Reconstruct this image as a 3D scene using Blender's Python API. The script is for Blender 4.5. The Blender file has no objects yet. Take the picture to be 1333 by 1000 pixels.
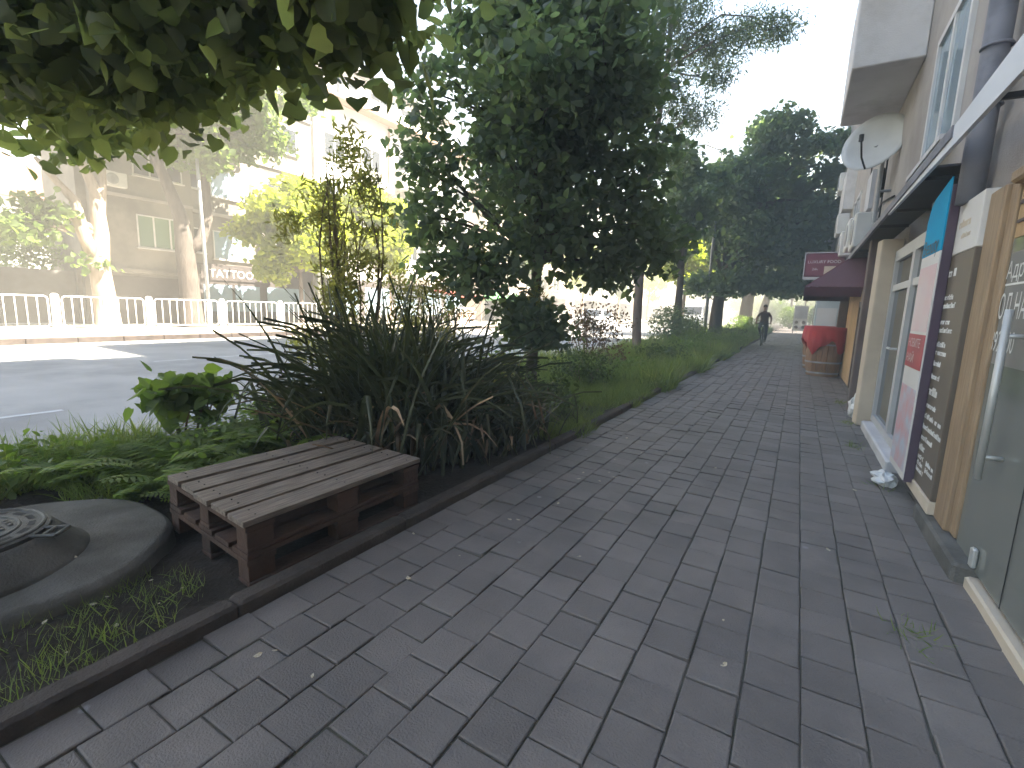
import bpy, math, random
import numpy as np
from mathutils import Vector
PI = math.pi
GLARE_HAZE = .0135
random.seed(7)
RNG = np.random.default_rng(11)
SC = bpy.context.scene
COL = SC.collection

# ------------------------------------------------------------------ camera and inverse projection
FPX, YAW, PITCH, ROLL, EYE = 623.0, 30.5, 9.0, 1.95, 1.30
def _basis():
    y, p, r = (math.radians(a) for a in (YAW, PITCH, ROLL))
    f = np.array([-math.sin(y)*math.cos(p), math.cos(y)*math.cos(p), -math.sin(p)])
    rt = np.array([math.cos(y), math.sin(y), 0.0]); up = np.cross(rt, f)
    return f, math.cos(r)*rt+math.sin(r)*up, -math.sin(r)*rt+math.cos(r)*up
CF, CR, CU = _basis(); CC = np.array([0, 0, EYE])
def ray(x, y): return CF + CR*(x-666.5)/FPX + CU*(500-y)/FPX
def onx(x, y, X): d = ray(x, y); return CC + d*(X/d[0])
def ony(x, y, Y): d = ray(x, y); return CC + d*(Y/d[1])
def onz(x, y, z=0.0): d = ray(x, y); return CC + d*((z-EYE)/d[2])

# ------------------------------------------------------------------ object helpers
def tag(o, label=None, cat=None, group=None, kind=None):
    if label: o['label'] = label
    if cat: o['category'] = cat
    if group: o['group'] = group
    if kind: o['kind'] = kind
    return o
def thing(name, label, cat, loc=(0, 0, 0), rz=0.0, group=None):
    o = bpy.data.objects.new(name, None); COL.objects.link(o)
    o.location = loc; o.rotation_euler = (0, 0, rz); o.empty_display_size = .1
    return tag(o, label, cat, group)
def offset(p):
    v = Vector((0, 0, 0))
    while p: v += p.location; p = p.parent
    return np.array(v)
def kids(o): return [c for c in bpy.data.objects if c.parent == o]
def copy_tree(o, parent=None):
    c = o.copy(); COL.objects.link(c)
    c.parent = parent
    for k in kids(o): copy_tree(k, c)
    return c
def relabel(c, label): c['label'] = label; return c

class MB:
    """collects shapes; build() links them as one mesh object"""
    def __init__(s): s.v = []; s.f = []; s.m = []; s.cur = 0
    def add(s, vs, fs):
        b = len(s.v); s.v += [tuple(map(float, v)) for v in vs]
        s.f += [tuple(b+i for i in f) for f in fs]; s.m += [s.cur]*len(fs); return s
    def box(s, x0, x1, y0, y1, z0, z1):
        x0, x1 = sorted((x0, x1)); y0, y1 = sorted((y0, y1)); z0, z1 = sorted((z0, z1))
        return s.add([(x0,y0,z0),(x1,y0,z0),(x1,y1,z0),(x0,y1,z0),(x0,y0,z1),(x1,y0,z1),(x1,y1,z1),(x0,y1,z1)],
                     [(0,3,2,1),(4,5,6,7),(0,1,5,4),(1,2,6,5),(2,3,7,6),(3,0,4,7)])
    def bbox(s, x0, x1, y0, y1, z0, z1, b=.01):
        """box with chamfered vertical and top edges"""
        x0, x1 = sorted((x0, x1)); y0, y1 = sorted((y0, y1)); z0, z1 = sorted((z0, z1))
        b = min(b, (x1-x0)*.4, (y1-y0)*.4, (z1-z0)*.4)
        def ring(i, z): return [(x0+i+b,y0+i,z),(x1-i-b,y0+i,z),(x1-i,y0+i+b,z),(x1-i,y1-i-b,z),(x1-i-b,y1-i,z),(x0+i+b,y1-i,z),(x0+i,y1-i-b,z),(x0+i,y0+i+b,z)]
        R = ring(b, z0)+ring(0, z0+b)+ring(0, z1-b)+ring(b, z1)
        F = [tuple(range(7, -1, -1)), tuple(range(24, 32))]
        for k in range(3):
            for i in range(8): j = (i+1) % 8; F.append((8*k+i, 8*k+j, 8*k+8+j, 8*k+8+i))
        return s.add(R, F)
    def hexa(s, p):
        return s.add(p, [(0,3,2,1),(4,5,6,7),(0,1,5,4),(1,2,6,5),(2,3,7,6),(3,0,4,7)])
    def quad(s, a, b, c, d): return s.add([a, b, c, d], [(0, 1, 2, 3)])
    def tube(s, pts, rad, n=8, cap=True):
        pts = [np.array(p, float) for p in pts]
        if not hasattr(rad, '__len__'): rad = [rad]*len(pts)
        V = []; F = []; ref = None
        for i, p in enumerate(pts):
            t = pts[min(i+1, len(pts)-1)]-pts[max(i-1, 0)]; t = t/(np.linalg.norm(t)+1e-9)
            if ref is None:
                ref = np.array([1., 0, 0]) if abs(t[0]) < .8 else np.array([0, 1., 0])
            u = ref-t*(ref@t); u /= np.linalg.norm(u)+1e-9; w = np.cross(t, u); ref = u
            for k in range(n):
                a = 2*PI*k/n; V.append(p+rad[i]*(math.cos(a)*u+math.sin(a)*w))
        for i in range(len(pts)-1):
            for k in range(n):
                j = (k+1) % n; F.append((i*n+k, i*n+j, i*n+n+j, i*n+n+k))
        if cap: F += [tuple(range(n-1, -1, -1)), tuple(range((len(pts)-1)*n, len(pts)*n))]
        return s.add(V, F)
    def lathe(s, c, prof, n=24, axis=2, wob=None):
        V = []; F = []
        for i, (r, h) in enumerate(prof):
            for k in range(n):
                a = 2*PI*k/n; rr = r*(wob(a, i) if wob else 1)
                p = [rr*math.cos(a), rr*math.sin(a), h]
                if axis == 0: p = [p[2], p[0], p[1]]
                if axis == 1: p = [p[1], p[2], p[0]]
                V.append((c[0]+p[0], c[1]+p[1], c[2]+p[2]))
        for i in range(len(prof)-1):
            for k in range(n):
                j = (k+1) % n; F.append((i*n+k, i*n+j, i*n+n+j, i*n+n+k))
        F += [tuple(range(n-1, -1, -1)), tuple(range((len(prof)-1)*n, len(prof)*n))]
        return s.add(V, F)
    def ring(s, c, R, r, axis=0, n=28, m=8):
        V = []; F = []
        for i in range(n):
            a = 2*PI*i/n
            for j in range(m):
                b = 2*PI*j/m; q = R+r*math.cos(b); p = [r*math.sin(b), q*math.cos(a), q*math.sin(a)]
                if axis == 1: p = [p[1], p[0], p[2]]
                if axis == 2: p = [p[1], p[2], p[0]]
                V.append((c[0]+p[0], c[1]+p[1], c[2]+p[2]))
        for i in range(n):
            for j in range(m):
                i2, j2 = (i+1) % n, (j+1) % m; F.append((i*m+j, i2*m+j, i2*m+j2, i*m+j2))
        return s.add(V, F)
    def prism(s, poly, a, b, axis=1):
        """polygon (two other axes in order) extruded along axis from a to b"""
        n = len(poly)
        def P(q, t):
            if axis == 0: return (t, q[0], q[1])
            if axis == 1: return (q[0], t, q[1])
            return (q[0], q[1], t)
        V = [P(q, a) for q in poly]+[P(q, b) for q in poly]
        F = [tuple(range(n-1, -1, -1)), tuple(range(n, 2*n))]+[(i, (i+1) % n, n+(i+1) % n, n+i) for i in range(n)]
        return s.add(V, F)
    def text(s, txt, size, org, ux, uy, align='LEFT', sx=1.0, depth=.002):
        cu = bpy.data.curves.new('tmp', 'FONT'); cu.body = txt; cu.size = size; cu.align_x = align; cu.resolution_u = 3; cu.extrude = 0
        ob = bpy.data.objects.new('tmp', cu); COL.objects.link(ob)
        dg = bpy.context.evaluated_depsgraph_get(); ev = ob.evaluated_get(dg); me = ev.to_mesh()
        ux, uy, org = (np.array(q, float) for q in (ux, uy, org)); n = np.cross(ux, uy)
        V = [org+ux*v.co.x*sx+uy*v.co.y+n*depth for v in me.vertices]; F = [tuple(p.vertices) for p in me.polygons]
        s.add(V, F); ev.to_mesh_clear(); bpy.data.objects.remove(ob); bpy.data.curves.remove(cu); return s
    def build(s, name, mats, parent=None, smooth=False, label=None, bevel=0, kind=None):
        me = bpy.data.meshes.new(name); off = offset(parent)
        me.from_pydata([tuple(np.array(v)-off) for v in s.v], [], s.f)
        for m in (mats if isinstance(mats, (list, tuple)) else [mats]): me.materials.append(m)
        if any(s.m): me.polygons.foreach_set('material_index', s.m)
        me.validate(); me.update()
        if smooth: me.polygons.foreach_set('use_smooth', [True]*len(me.polygons))
        o = bpy.data.objects.new(name, me); COL.objects.link(o); o.parent = parent
        if bevel:
            b = o.modifiers.new('bevel', 'BEVEL'); b.width = bevel; b.segments = 2; b.limit_method = 'ANGLE'
        return tag(o, label, kind=kind)
def structure(o, label=None): o['kind'] = 'structure'; return tag(o, label)

# ------------------------------------------------------------------ materials
def newmat(name):
    m = bpy.data.materials.new(name); m.use_nodes = True; nt = m.node_tree
    return m, nt, nt.nodes['Principled BSDF'], nt.links.new
def rgb(c): return (c[0], c[1], c[2], 1)
def pm(name, c1, c2=None, scale=4, rough=.75, bump=0, bscale=60, metal=0, island=0, detail=6, dirt=None, dscale=1.2, stretch=None, spec=.4, spots=None):
    m, nt, bs, L = newmat(name); N = nt.nodes.new
    bs.inputs['Roughness'].default_value = rough; bs.inputs['Metallic'].default_value = metal
    bs.inputs['Specular IOR Level'].default_value = spec
    tc = N('ShaderNodeTexCoord'); src = tc.outputs['Object']
    if stretch:
        mp = N('ShaderNodeMapping'); mp.inputs['Scale'].default_value = stretch; L(src, mp.inputs['Vector']); src = mp.outputs[0]
    c2 = c2 or tuple(x*.72 for x in c1)
    nz = N('ShaderNodeTexNoise'); nz.inputs['Scale'].default_value = scale; nz.inputs['Detail'].default_value = detail; L(src, nz.inputs['Vector'])
    rp = N('ShaderNodeMapRange'); rp.inputs[1].default_value = .3; rp.inputs[2].default_value = .7; L(nz.outputs['Fac'], rp.inputs[0])
    mx = N('ShaderNodeMix'); mx.data_type = 'RGBA'; mx.inputs[6].default_value = rgb(c1); mx.inputs[7].default_value = rgb(c2)
    L(rp.outputs[0], mx.inputs[0]); out = mx.outputs[2]
    if island:
        g = N('ShaderNodeNewGeometry'); r2 = N('ShaderNodeMapRange'); r2.inputs[3].default_value = 1-island; r2.inputs[4].default_value = 1+island
        L(g.outputs['Random Per Island'], r2.inputs[0]); mu = N('ShaderNodeMix'); mu.data_type = 'RGBA'; mu.blend_type = 'MULTIPLY'; mu.inputs[0].default_value = 1
        cb = N('ShaderNodeCombineColor'); [L(r2.outputs[0], cb.inputs[i]) for i in range(3)]
        L(out, mu.inputs[6]); L(cb.outputs[0], mu.inputs[7]); out = mu.outputs[2]
    if dirt:
        n2 = N('ShaderNodeTexNoise'); n2.inputs['Scale'].default_value = dscale; n2.inputs['Detail'].default_value = 8; n2.inputs['Roughness'].default_value = .65; L(src, n2.inputs['Vector'])
        r3 = N('ShaderNodeMapRange'); r3.inputs[1].default_value = .48; r3.inputs[2].default_value = .68; L(n2.outputs['Fac'], r3.inputs[0])
        m3 = N('ShaderNodeMix'); m3.data_type = 'RGBA'; L(r3.outputs[0], m3.inputs[0]); L(out, m3.inputs[6]); m3.inputs[7].default_value = rgb(dirt); out = m3.outputs[2]
    if spots:
        vo = N('ShaderNodeTexVoronoi'); vo.inputs['Scale'].default_value = 5; L(src, vo.inputs['Vector'])
        r4 = N('ShaderNodeMapRange'); r4.inputs[1].default_value = .10; r4.inputs[2].default_value = .05; L(vo.outputs['Distance'], r4.inputs[0])
        sc_ = N('ShaderNodeSeparateColor'); L(vo.outputs['Color'], sc_.inputs[0]); gt = N('ShaderNodeMath'); gt.operation = 'GREATER_THAN'; gt.inputs[1].default_value = .8; L(sc_.outputs[0], gt.inputs[0])
        ml = N('ShaderNodeMath'); ml.operation = 'MULTIPLY'; L(r4.outputs[0], ml.inputs[0]); L(gt.outputs[0], ml.inputs[1])
        m4 = N('ShaderNodeMix'); m4.data_type = 'RGBA'; L(ml.outputs[0], m4.inputs[0]); L(out, m4.inputs[6]); m4.inputs[7].default_value = rgb(spots); out = m4.outputs[2]
    L(out, bs.inputs['Base Color'])
    if bump:
        n3 = N('ShaderNodeTexNoise'); n3.inputs['Scale'].default_value = bscale; n3.inputs['Detail'].default_value = 5; L(src, n3.inputs['Vector'])
        bp = N('ShaderNodeBump'); bp.inputs['Strength'].default_value = bump; bp.inputs['Distance'].default_value = .02; L(n3.outputs['Fac'], bp.inputs['Height']); L(bp.outputs[0], bs.inputs['Normal'])
    return m
def leafmat(name, c1, c2, trans=.4, rough=.5, cs=1.6, c3=None):
    m, nt, bs, L = newmat(name); N = nt.nodes.new
    g = N('ShaderNodeNewGeometry'); tc = N('ShaderNodeTexCoord'); nz = N('ShaderNodeTexNoise'); nz.inputs['Scale'].default_value = cs; L(tc.outputs['Object'], nz.inputs['Vector'])
    ad = N('ShaderNodeMath'); ad.operation = 'MULTIPLY_ADD'; ad.inputs[1].default_value = .6; L(g.outputs['Random Per Island'], ad.inputs[0])
    sb = N('ShaderNodeMath'); sb.operation = 'SUBTRACT'; sb.inputs[1].default_value = .3; L(nz.outputs['Fac'], sb.inputs[0]); L(sb.outputs[0], ad.inputs[2])
    cr = N('ShaderNodeValToRGB'); cr.color_ramp.elements[0].color = rgb(c1); cr.color_ramp.elements[1].color = rgb(c2); cr.color_ramp.elements[1].position = .8
    if c3: e = cr.color_ramp.elements.new(.97); e.color = rgb(c3)
    L(ad.outputs[0], cr.inputs[0]); L(cr.outputs[0], bs.inputs['Base Color']); bs.inputs['Roughness'].default_value = rough; bs.inputs['Specular IOR Level'].default_value = .35
    tr = N('ShaderNodeBsdfTranslucent'); hs = N('ShaderNodeMix'); hs.data_type = 'RGBA'; hs.blend_type = 'MULTIPLY'; hs.inputs[0].default_value = 1
    hs.inputs[7].default_value = (2.3, 2.5, 1.1, 1); L(cr.outputs[0], hs.inputs[6]); L(hs.outputs[2], tr.inputs['Color'])
    mx = N('ShaderNodeMixShader'); mx.inputs[0].default_value = trans; L(bs.outputs[0], mx.inputs[1]); L(tr.outputs[0], mx.inputs[2])
    L(mx.outputs[0], nt.nodes['Material Output'].inputs['Surface']); return m
def glassmat(name, c=(.02, .025, .03), rough=.04):
    m, nt, bs, L = newmat(name); bs.inputs['Base Color'].default_value = rgb(c); bs.inputs['Roughness'].default_value = rough
    bs.inputs['Specular IOR Level'].default_value = .8; return m
M = {}
def mk(k, *a, **kw): M[k] = pm(k, *a, **kw)
mk('paver', (.186, .160, .144), (.138, .118, .106), scale=3, rough=.6, bump=.4, bscale=130, island=.13, dirt=(.10, .088, .082), dscale=.9, spots=(.24, .225, .215))
mk('joint', (.095, .085, .075), (.06, .062, .038), scale=2.5, rough=.95, bump=.5)
mk('kerbstone', (.085, .066, .055), (.045, .036, .031), scale=7, rough=.9, bump=.5, bscale=70)
mk('soil', (.032, .023, .017), (.016, .012, .009), scale=9, rough=.97, bump=1, bscale=45)
mk('asphalt', (.36, .345, .325), (.28, .268, .254), scale=1.2, rough=.7, bump=.3, bscale=150, dirt=(.20, .192, .184), dscale=.3)
mk('paint_white', (.78, .78, .76), (.6, .6, .58), scale=9, rough=.6)
mk('road_paint', (.62, .62, .61), (.4, .4, .4), scale=7, rough=.8)
mk('far_paving', (.50, .45, .37), (.40, .36, .29), scale=2, rough=.9, bump=.3)
mk('ground', (.16, .15, .11), (.09, .1, .06), scale=.3, rough=.95)
mk('concrete', (.15, .14, .125), (.085, .08, .07), scale=5, rough=.92, bump=.45, bscale=90, dirt=(.06, .055, .045), dscale=2.2)
mk('cast_iron', (.115, .115, .11), (.07, .065, .06), scale=14, rough=.6, metal=.5, bump=.3, bscale=90)
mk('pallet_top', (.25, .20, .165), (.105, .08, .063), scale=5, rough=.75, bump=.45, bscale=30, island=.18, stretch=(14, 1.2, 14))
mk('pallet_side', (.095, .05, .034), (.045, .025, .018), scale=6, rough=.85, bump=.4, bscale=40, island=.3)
mk('bark', (.115, .095, .078), (.055, .045, .038), scale=9, rough=.95, bump=1, bscale=30, stretch=(1, 1, .25))
mk('bark_pale', (.36, .29, .22), (.2, .15, .11), scale=7, rough=.9, bump=.7, bscale=22, stretch=(1, 1, .3))
mk('bark_smooth', (.19, .15, .125), (.11, .085, .07), scale=8, rough=.9, bump=.6, bscale=30, stretch=(1, 1, .3))
mk('twig', (.19, .14, .09), rough=.9)
mk('steel', (.55, .54, .52), (.42, .42, .4), rough=.45, metal=.35)
mk('galv', (.34, .35, .36), (.22, .22, .23), scale=6, rough=.55, metal=.4)
mk('stucco', (.38, .345, .32), (.28, .25, .23), scale=1.6, rough=.93, bump=.4, bscale=90, dirt=(.25, .22, .2), dscale=1.1)
mk('stucco_white', (.62, .60, .60), (.5, .48, .48), scale=1.5, rough=.9, bump=.25, dirt=(.4, .38, .37), dscale=1.4)
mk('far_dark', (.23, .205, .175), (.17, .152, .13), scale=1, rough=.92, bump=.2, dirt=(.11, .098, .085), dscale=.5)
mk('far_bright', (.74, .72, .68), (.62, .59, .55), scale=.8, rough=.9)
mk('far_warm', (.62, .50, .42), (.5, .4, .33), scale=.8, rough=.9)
mk('soffit', (.42, .26, .18), (.33, .2, .14), rough=.85)
mk('dark_front', (.07, .055, .05), (.045, .037, .034), rough=.7)
mk('roof_tile', (.33, .14, .09), (.22, .09, .06), scale=4, rough=.85)
mk('pvc', (.56, .55, .54), (.47, .46, .46), scale=3, rough=.45)
mk('pvc_grey', (.45, .45, .47), (.36, .36, .38), scale=3, rough=.5)
mk('wood_frame', (.36, .25, .15), (.23, .15, .09), scale=5, rough=.55, bump=.15, stretch=(9, 9, .8))
mk('wood_board', (.52, .34, .17), (.36, .22, .1), scale=4, rough=.65, bump=.2, island=.12, stretch=(5, 5, .6))
mk('dark_post', (.14, .10, .09), (.09, .065, .06), scale=4, rough=.7)
mk('cream', (.62, .52, .40), (.5, .41, .31), scale=3, rough=.8)
mk('sign_brown', (.13, .102, .078), (.11, .086, .066), rough=.5)
mk('sign_white', (.68, .65, .62), (.6, .57, .54), scale=2, rough=.5)
mk('sign_blue', (.004, .33, .55), (.004, .27, .5), rough=.7, spec=.1)
mk('sign_purple', (.075, .045, .075), rough=.5)
mk('sign_red', (.42, .05, .07), (.34, .04, .06), rough=.5)
mk('sign_pink', (.66, .45, .46), (.62, .56, .55), scale=3, rough=.5)
mk('letter_white', (.8, .79, .76), rough=.5)
mk('letter_dark', (.03, .05, .06), rough=.5)
mk('picture_tint', (.45, .52, .6), (.6, .25, .25), scale=6, rough=.5)
mk('picture_sky', (.5, .62, .7), (.75, .74, .73), scale=3, rough=.5)
mk('skin', (.42, .26, .19), rough=.6)
mk('shirt', (.075, .035, .035), rough=.9)
mk('trousers', (.035, .035, .042), rough=.9)
mk('hair', (.02, .016, .013), rough=.8)
mk('rubber', (.02, .02, .02), rough=.85)
mk('black_metal', (.03, .03, .032), rough=.5, metal=.3)
mk('barrel_wood', (.24, .125, .062), (.15, .075, .038), scale=5, rough=.6, island=.1, stretch=(8, 8, .7), bump=.2)
mk('red_cloth', (.42, .035, .045), (.33, .03, .035), scale=3, rough=.85, bump=.3, bscale=25)
mk('burgundy', (.20, .07, .10), (.15, .052, .078), scale=2, rough=.85)
mk('burgundy_dark', (.07, .026, .04), (.055, .02, .032), scale=2, rough=.9)
mk('film', (.17, .165, .16), (.15, .145, .14), rough=.5)
mk('awning_side', (.20, .115, .16), (.17, .095, .135), scale=2, rough=.85)
mk('canopy_white', (.66, .67, .7), (.58, .59, .62), scale=2, rough=.6)
mk('canopy_dark', (.06, .055, .06), rough=.7)
mk('duct', (.20, .20, .23), (.13, .13, .155), scale=3, rough=.6, dirt=(.09, .09, .11), dscale=3)
mk('dish', (.55, .55, .54), (.47, .47, .46), rough=.5)
mk('ac_white', (.6, .59, .57), (.5, .49, .47), scale=3, rough=.55)
mk('red_paint', (.5, .1, .07), rough=.7)
mk('green_cloth', (.12, .36, .13), rough=.8)
mk('car_white', (.78, .78, .78), (.74, .74, .74), rough=.25)
mk('lamp_glass', (.7, .7, .68), rough=.2)
mk('plastic_bag', (.66, .66, .64), (.5, .5, .49), scale=8, rough=.35)
mk('dry_leaf', (.40, .30, .16), (.55, .5, .4), rough=.8)
mk('dead_blade', (.28, .17, .10), (.40, .29, .18), scale=7, rough=.7, island=.3)
mk('fridge', (.5, .55, .55), (.42, .46, .46), rough=.4)
mk('wall_dark', (.10, .092, .08), (.07, .064, .056), scale=2, rough=.8)
mk('metal_gate', (.10, .095, .09), (.07, .067, .062), rough=.7)
M['glass'] = glassmat('window_glass')
M['glass_shop'] = glassmat('shop_glass', (.17, .175, .155), .09)
M['glass_green'] = glassmat('green_blind', (.10, .17, .11), .2)
M['glass_sky_tint'] = glassmat('sky_tinted_glass', (.22, .30, .36), .08)  # sky reflection painted into the pane colour
M['lf_linden'] = leafmat('linden_leaf', (.068, .098, .08), (.108, .138, .104), .52, rough=.42)
M['lf_over'] = leafmat('overhead_leaf', (.10, .12, .07), (.15, .165, .10), .6)
M['lf_far'] = leafmat('far_leaf', (.055, .09, .03), (.11, .15, .05), .48)
M['lf_yellow'] = leafmat('yellow_leaf', (.17, .20, .022), (.26, .27, .04), .6)
M['lf_locust'] = leafmat('locust_leaf', (.06, .085, .065), (.10, .125, .09), .5)
M['lf_shrub'] = leafmat('shrub_leaf', (.025, .05, .018), (.075, .10, .035), .38)
M['lf_plume'] = leafmat('plume_leaf', (.12, .12, .05), (.22, .2, .10), .55)
M['lf_red'] = leafmat('red_leaf', (.04, .05, .025), (.13, .06, .05), .35)
M['lf_bright'] = leafmat('bright_leaf', (.07, .115, .03), (.13, .175, .055), .42)
M['lf_fern'] = leafmat('fern_leaf', (.085, .135, .025), (.16, .21, .05), .45)
M['grass'] = leafmat('grass_blade', (.085, .125, .04), (.165, .195, .07), .42, c3=(.3, .27, .14))
M['flax'] = leafmat('flax_blade', (.024, .034, .018), (.075, .08, .045), .22, rough=.38, c3=(.15, .085, .055))

# ------------------------------------------------------------------ foliage scatter
def unit(a): return a/(np.linalg.norm(a, axis=-1, keepdims=True)+1e-9)
HEART = (np.array([(0,0,0),(.26,-.09,.05),(.47,.17,.1),(.43,.52,.08),(.18,.86,.0),(0,1.08,-.1),(-.26,-.09,.05),(-.47,.17,.1),(-.43,.52,.08),(-.18,.86,.0)]), [(0,1,2,3,4,5),(0,5,9,8,7,6)])
OVAL = (np.array([(0,0,0),(.25,.3,.05),(.22,.65,.04),(0,1,-.05),(-.22,.65,.04),(-.25,.3,.05)]), [(0,1,2,3),(0,3,4,5)])
RHOMB = (np.array([(0,0,0),(.33,.45,.07),(0,1,-.03),(-.33,.45,.07)]), [(0,1,2),(0,2,3)])
NARROW = (np.array([(0,0,0),(.13,.4,.02),(0,1,-.08),(-.13,.4,.02)]), [(0,1,2),(0,2,3)])
BLADE = (np.array([(-.5,0,0),(.5,0,0),(.36,.5,.08),(-.36,.5,.08),(.05,1,.32),]), [(0,1,2,3),(3,2,4)])
def ribbon(th0, k, n=7, w=1.0, fold=None):
    V = []; F = []; y = z = 0.0; th = th0
    for i in range(n+1):
        s = i/n; ww = w*(.55+.45*min(1, s*4))*(1-max(0, (s-.45)/.55)**1.6)+.02
        th = th0+k*s**1.7+(fold[1] if fold and s > fold[0] else 0)
        ny, nz = -math.cos(th), math.sin(th)
        V += [(-.5*ww, y-ny*.10*ww*.03, z), (0, y+ny*.012, z+nz*-.012), (.5*ww, y, z)]
        y += math.sin(th)/n; z += math.cos(th)/n
        if i < n:
            b = 3*i; F += [(b, b+1, b+4, b+3), (b+1, b+2, b+5, b+4)]
    return np.array(V), F
def scatter(name, tmpl, pos, X, Y, Z, size, mat, parent=None, wide=1.0):
    tv, tf = tmpl; N = len(pos); k = len(tv); off = offset(parent)
    size = np.broadcast_to(np.asarray(size, float), (N,))
    s = size[:, None, None]; wd = np.broadcast_to(np.asarray(wide, float), (N,))[:, None, None]
    V = pos[:, None, :]-off+s*(wd*tv[None, :, 0:1]*X[:, None, :]+tv[None, :, 1:2]*Y[:, None, :]+tv[None, :, 2:3]*Z[:, None, :])
    ls = np.array([len(f) for f in tf]); fl = np.concatenate([np.array(f) for f in tf])
    loops = (np.arange(N)[:, None]*k+fl[None, :]).ravel(); tot = np.tile(ls, N); st = np.concatenate([[0], np.cumsum(tot)[:-1]])
    me = bpy.data.meshes.new(name); me.vertices.add(N*k); me.vertices.foreach_set('co', V.astype(np.float32).ravel())
    me.loops.add(len(loops)); me.loops.foreach_set('vertex_index', loops.astype(np.int32))
    me.polygons.add(len(tot)); me.polygons.foreach_set('loop_start', st.astype(np.int32))
    me.update(calc_edges=True); me.materials.append(mat)
    o = bpy.data.objects.new(name, me); COL.objects.link(o); o.parent = parent; return o
def leafdirs(N, up=.8, droop=.35):
    n = unit(RNG.normal(size=(N, 3))+np.array([0, 0, up])); t = RNG.normal(size=(N, 3))+np.array([0, 0, -droop])
    t = unit(t-n*(t*n).sum(1, keepdims=True)); return np.cross(t, n), t, n
def blob_pts(blobs, dens=1.0, twig=.16, per=14, shell=.45):
    out = []
    for c, r, n in blobs:
        n = int(n*dens); m = max(4, n//per); d = unit(RNG.normal(size=(m, 3)))
        rad = RNG.random(m)**shell; tc = np.array(c)+d*rad[:, None]*np.array(r)
        p = tc[RNG.integers(0, m, n)]+RNG.normal(size=(n, 3))*twig*np.array([1, 1, .6]); out.append(p)
    return np.concatenate(out)
def crown(parent, blobs, size, mat, tmpl=HEART, dens=1, twig=.16, per=14, up=.8, droop=.35, name='crown', shell=.45, zmin=None):
    p = blob_pts(blobs, dens, twig, per, shell)
    if zmin is not None: p = p[p[:, 2] > zmin]
    X, Y, Z = leafdirs(len(p), up, droop); s = size*(.65+.6*RNG.random(len(p)))
    return scatter(name, tmpl, p, X, Y, Z, s, mat, parent)
def limb(mb, a, b, r0, r1, sag=.15, n=6, k=5):
    a, b = np.array(a, float), np.array(b, float); L = np.linalg.norm(b-a); j = RNG.normal(size=3)*L*.06
    pts = [a+(b-a)*t+j*math.sin(PI*t)+np.array([0, 0, sag*L*math.sin(PI*t)*.5]) for t in np.linspace(0, 1, k)]
    mb.tube(pts, list(np.linspace(r0, r1, k)), n)
def trunk_path(mb, pts, rad, flare=1.5, n=12):
    pts = [np.array(p, float) for p in pts]
    P = [pts[0]+np.array([0, 0, -.12]), pts[0]+np.array([0, 0, .02]), pts[0]+(pts[1]-pts[0])*.12]+pts[1:]
    R = [rad[0]*flare*1.05, rad[0]*flare, rad[0]*1.08]+list(rad[1:]); mb.tube(P, R, n)

# ================================================================== SETTING
RX0, RX1 = -4.95, -16.2                                       # the carriageway
def road_z(x): return -.13+(x-RX0)/(RX1-RX0)*.15
mb = MB(); mb.add([(-420,-420,-.6),(420,-420,-.6),(420,420,-.6),(-420,420,-.6)], [(0,1,2,3)]); structure(mb.build('ground', M['ground']))
mb = MB(); ys = np.linspace(-60, 240, 61); xs = np.linspace(RX0, RX1, 6)
V = [(x, y, road_z(x)) for y in ys for x in xs]; F = [(i*6+j, i*6+j+1, i*6+j+7, i*6+j+6) for i in range(60) for j in range(5)]
mb.add(V, [tuple(reversed(f)) for f in F]); structure(mb.build('road', M['asphalt']))
mb = MB()
for xl, y0, per in ((-7.5, -1.1, 9.0), (-11.4, -4.3, 9.0)):
    for k in range(-2, 16):
        a = y0+k*per; b = a+3.2; zz = road_z(xl)+.004
        mb.add([(xl-.045,a,road_z(xl-.045)+.004),(xl+.045,a,road_z(xl+.045)+.004),(xl+.045,b,road_z(xl+.045)+.004),(xl-.045,b,road_z(xl-.045)+.004)], [(0,1,2,3)])
structure(mb.build('road_marking', M['road_paint']))
# near planting bed: an uneven sheet of soil between the two kerbs
mb = MB(); xs = np.linspace(-4.85, -1.93, 32); ys = np.concatenate([np.arange(-3, 8, .1), np.arange(8, 100, 1.0)])
V = []
for y in ys:
    for x in xs:
        V.append((x, y, -.005+.022*math.sin(x*5.1+y*3.3)*math.sin(y*4.7-x*2)+.012*math.sin(17*x+9*y)*math.cos(13*y)+random.uniform(-.006, .006)))
n = len(xs); F = [(i*n+j, i*n+j+1, i*n+n+j+1, i*n+n+j) for i in range(len(ys)-1) for j in range(n-1)]
mb.add(V, F); structure(mb.build('soil', M['soil'], smooth=True))
mb = MB(); y = -2.0
while y < 95:
    d = random.uniform(-.001, .001); mb.bbox(-1.955+d, -1.858+d, y, y+.998, -.35, .058+random.uniform(-.0012, .0012), .014); y += 1.0
structure(mb.build('pavement_kerb', M['kerbstone']))
mb = MB(); y = -20.0
while y < 120: mb.bbox(RX0+.002, RX0+.13, y, y+.99, -.4, .02, .015); mb.bbox(RX1-.15, RX1-.002, y, y+.99, -.4, .165, .015); y += 1.0
structure(mb.build('road_kerb', M['kerbstone']))
mb = MB(); mb.add([(-1.858,-3,-.009),(1.6,-3,-.009),(1.6,110,-.009),(-1.858,110,-.009)], [(0,1,2,3)]); structure(mb.build('pavement_bedding', M['joint']))
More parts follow.
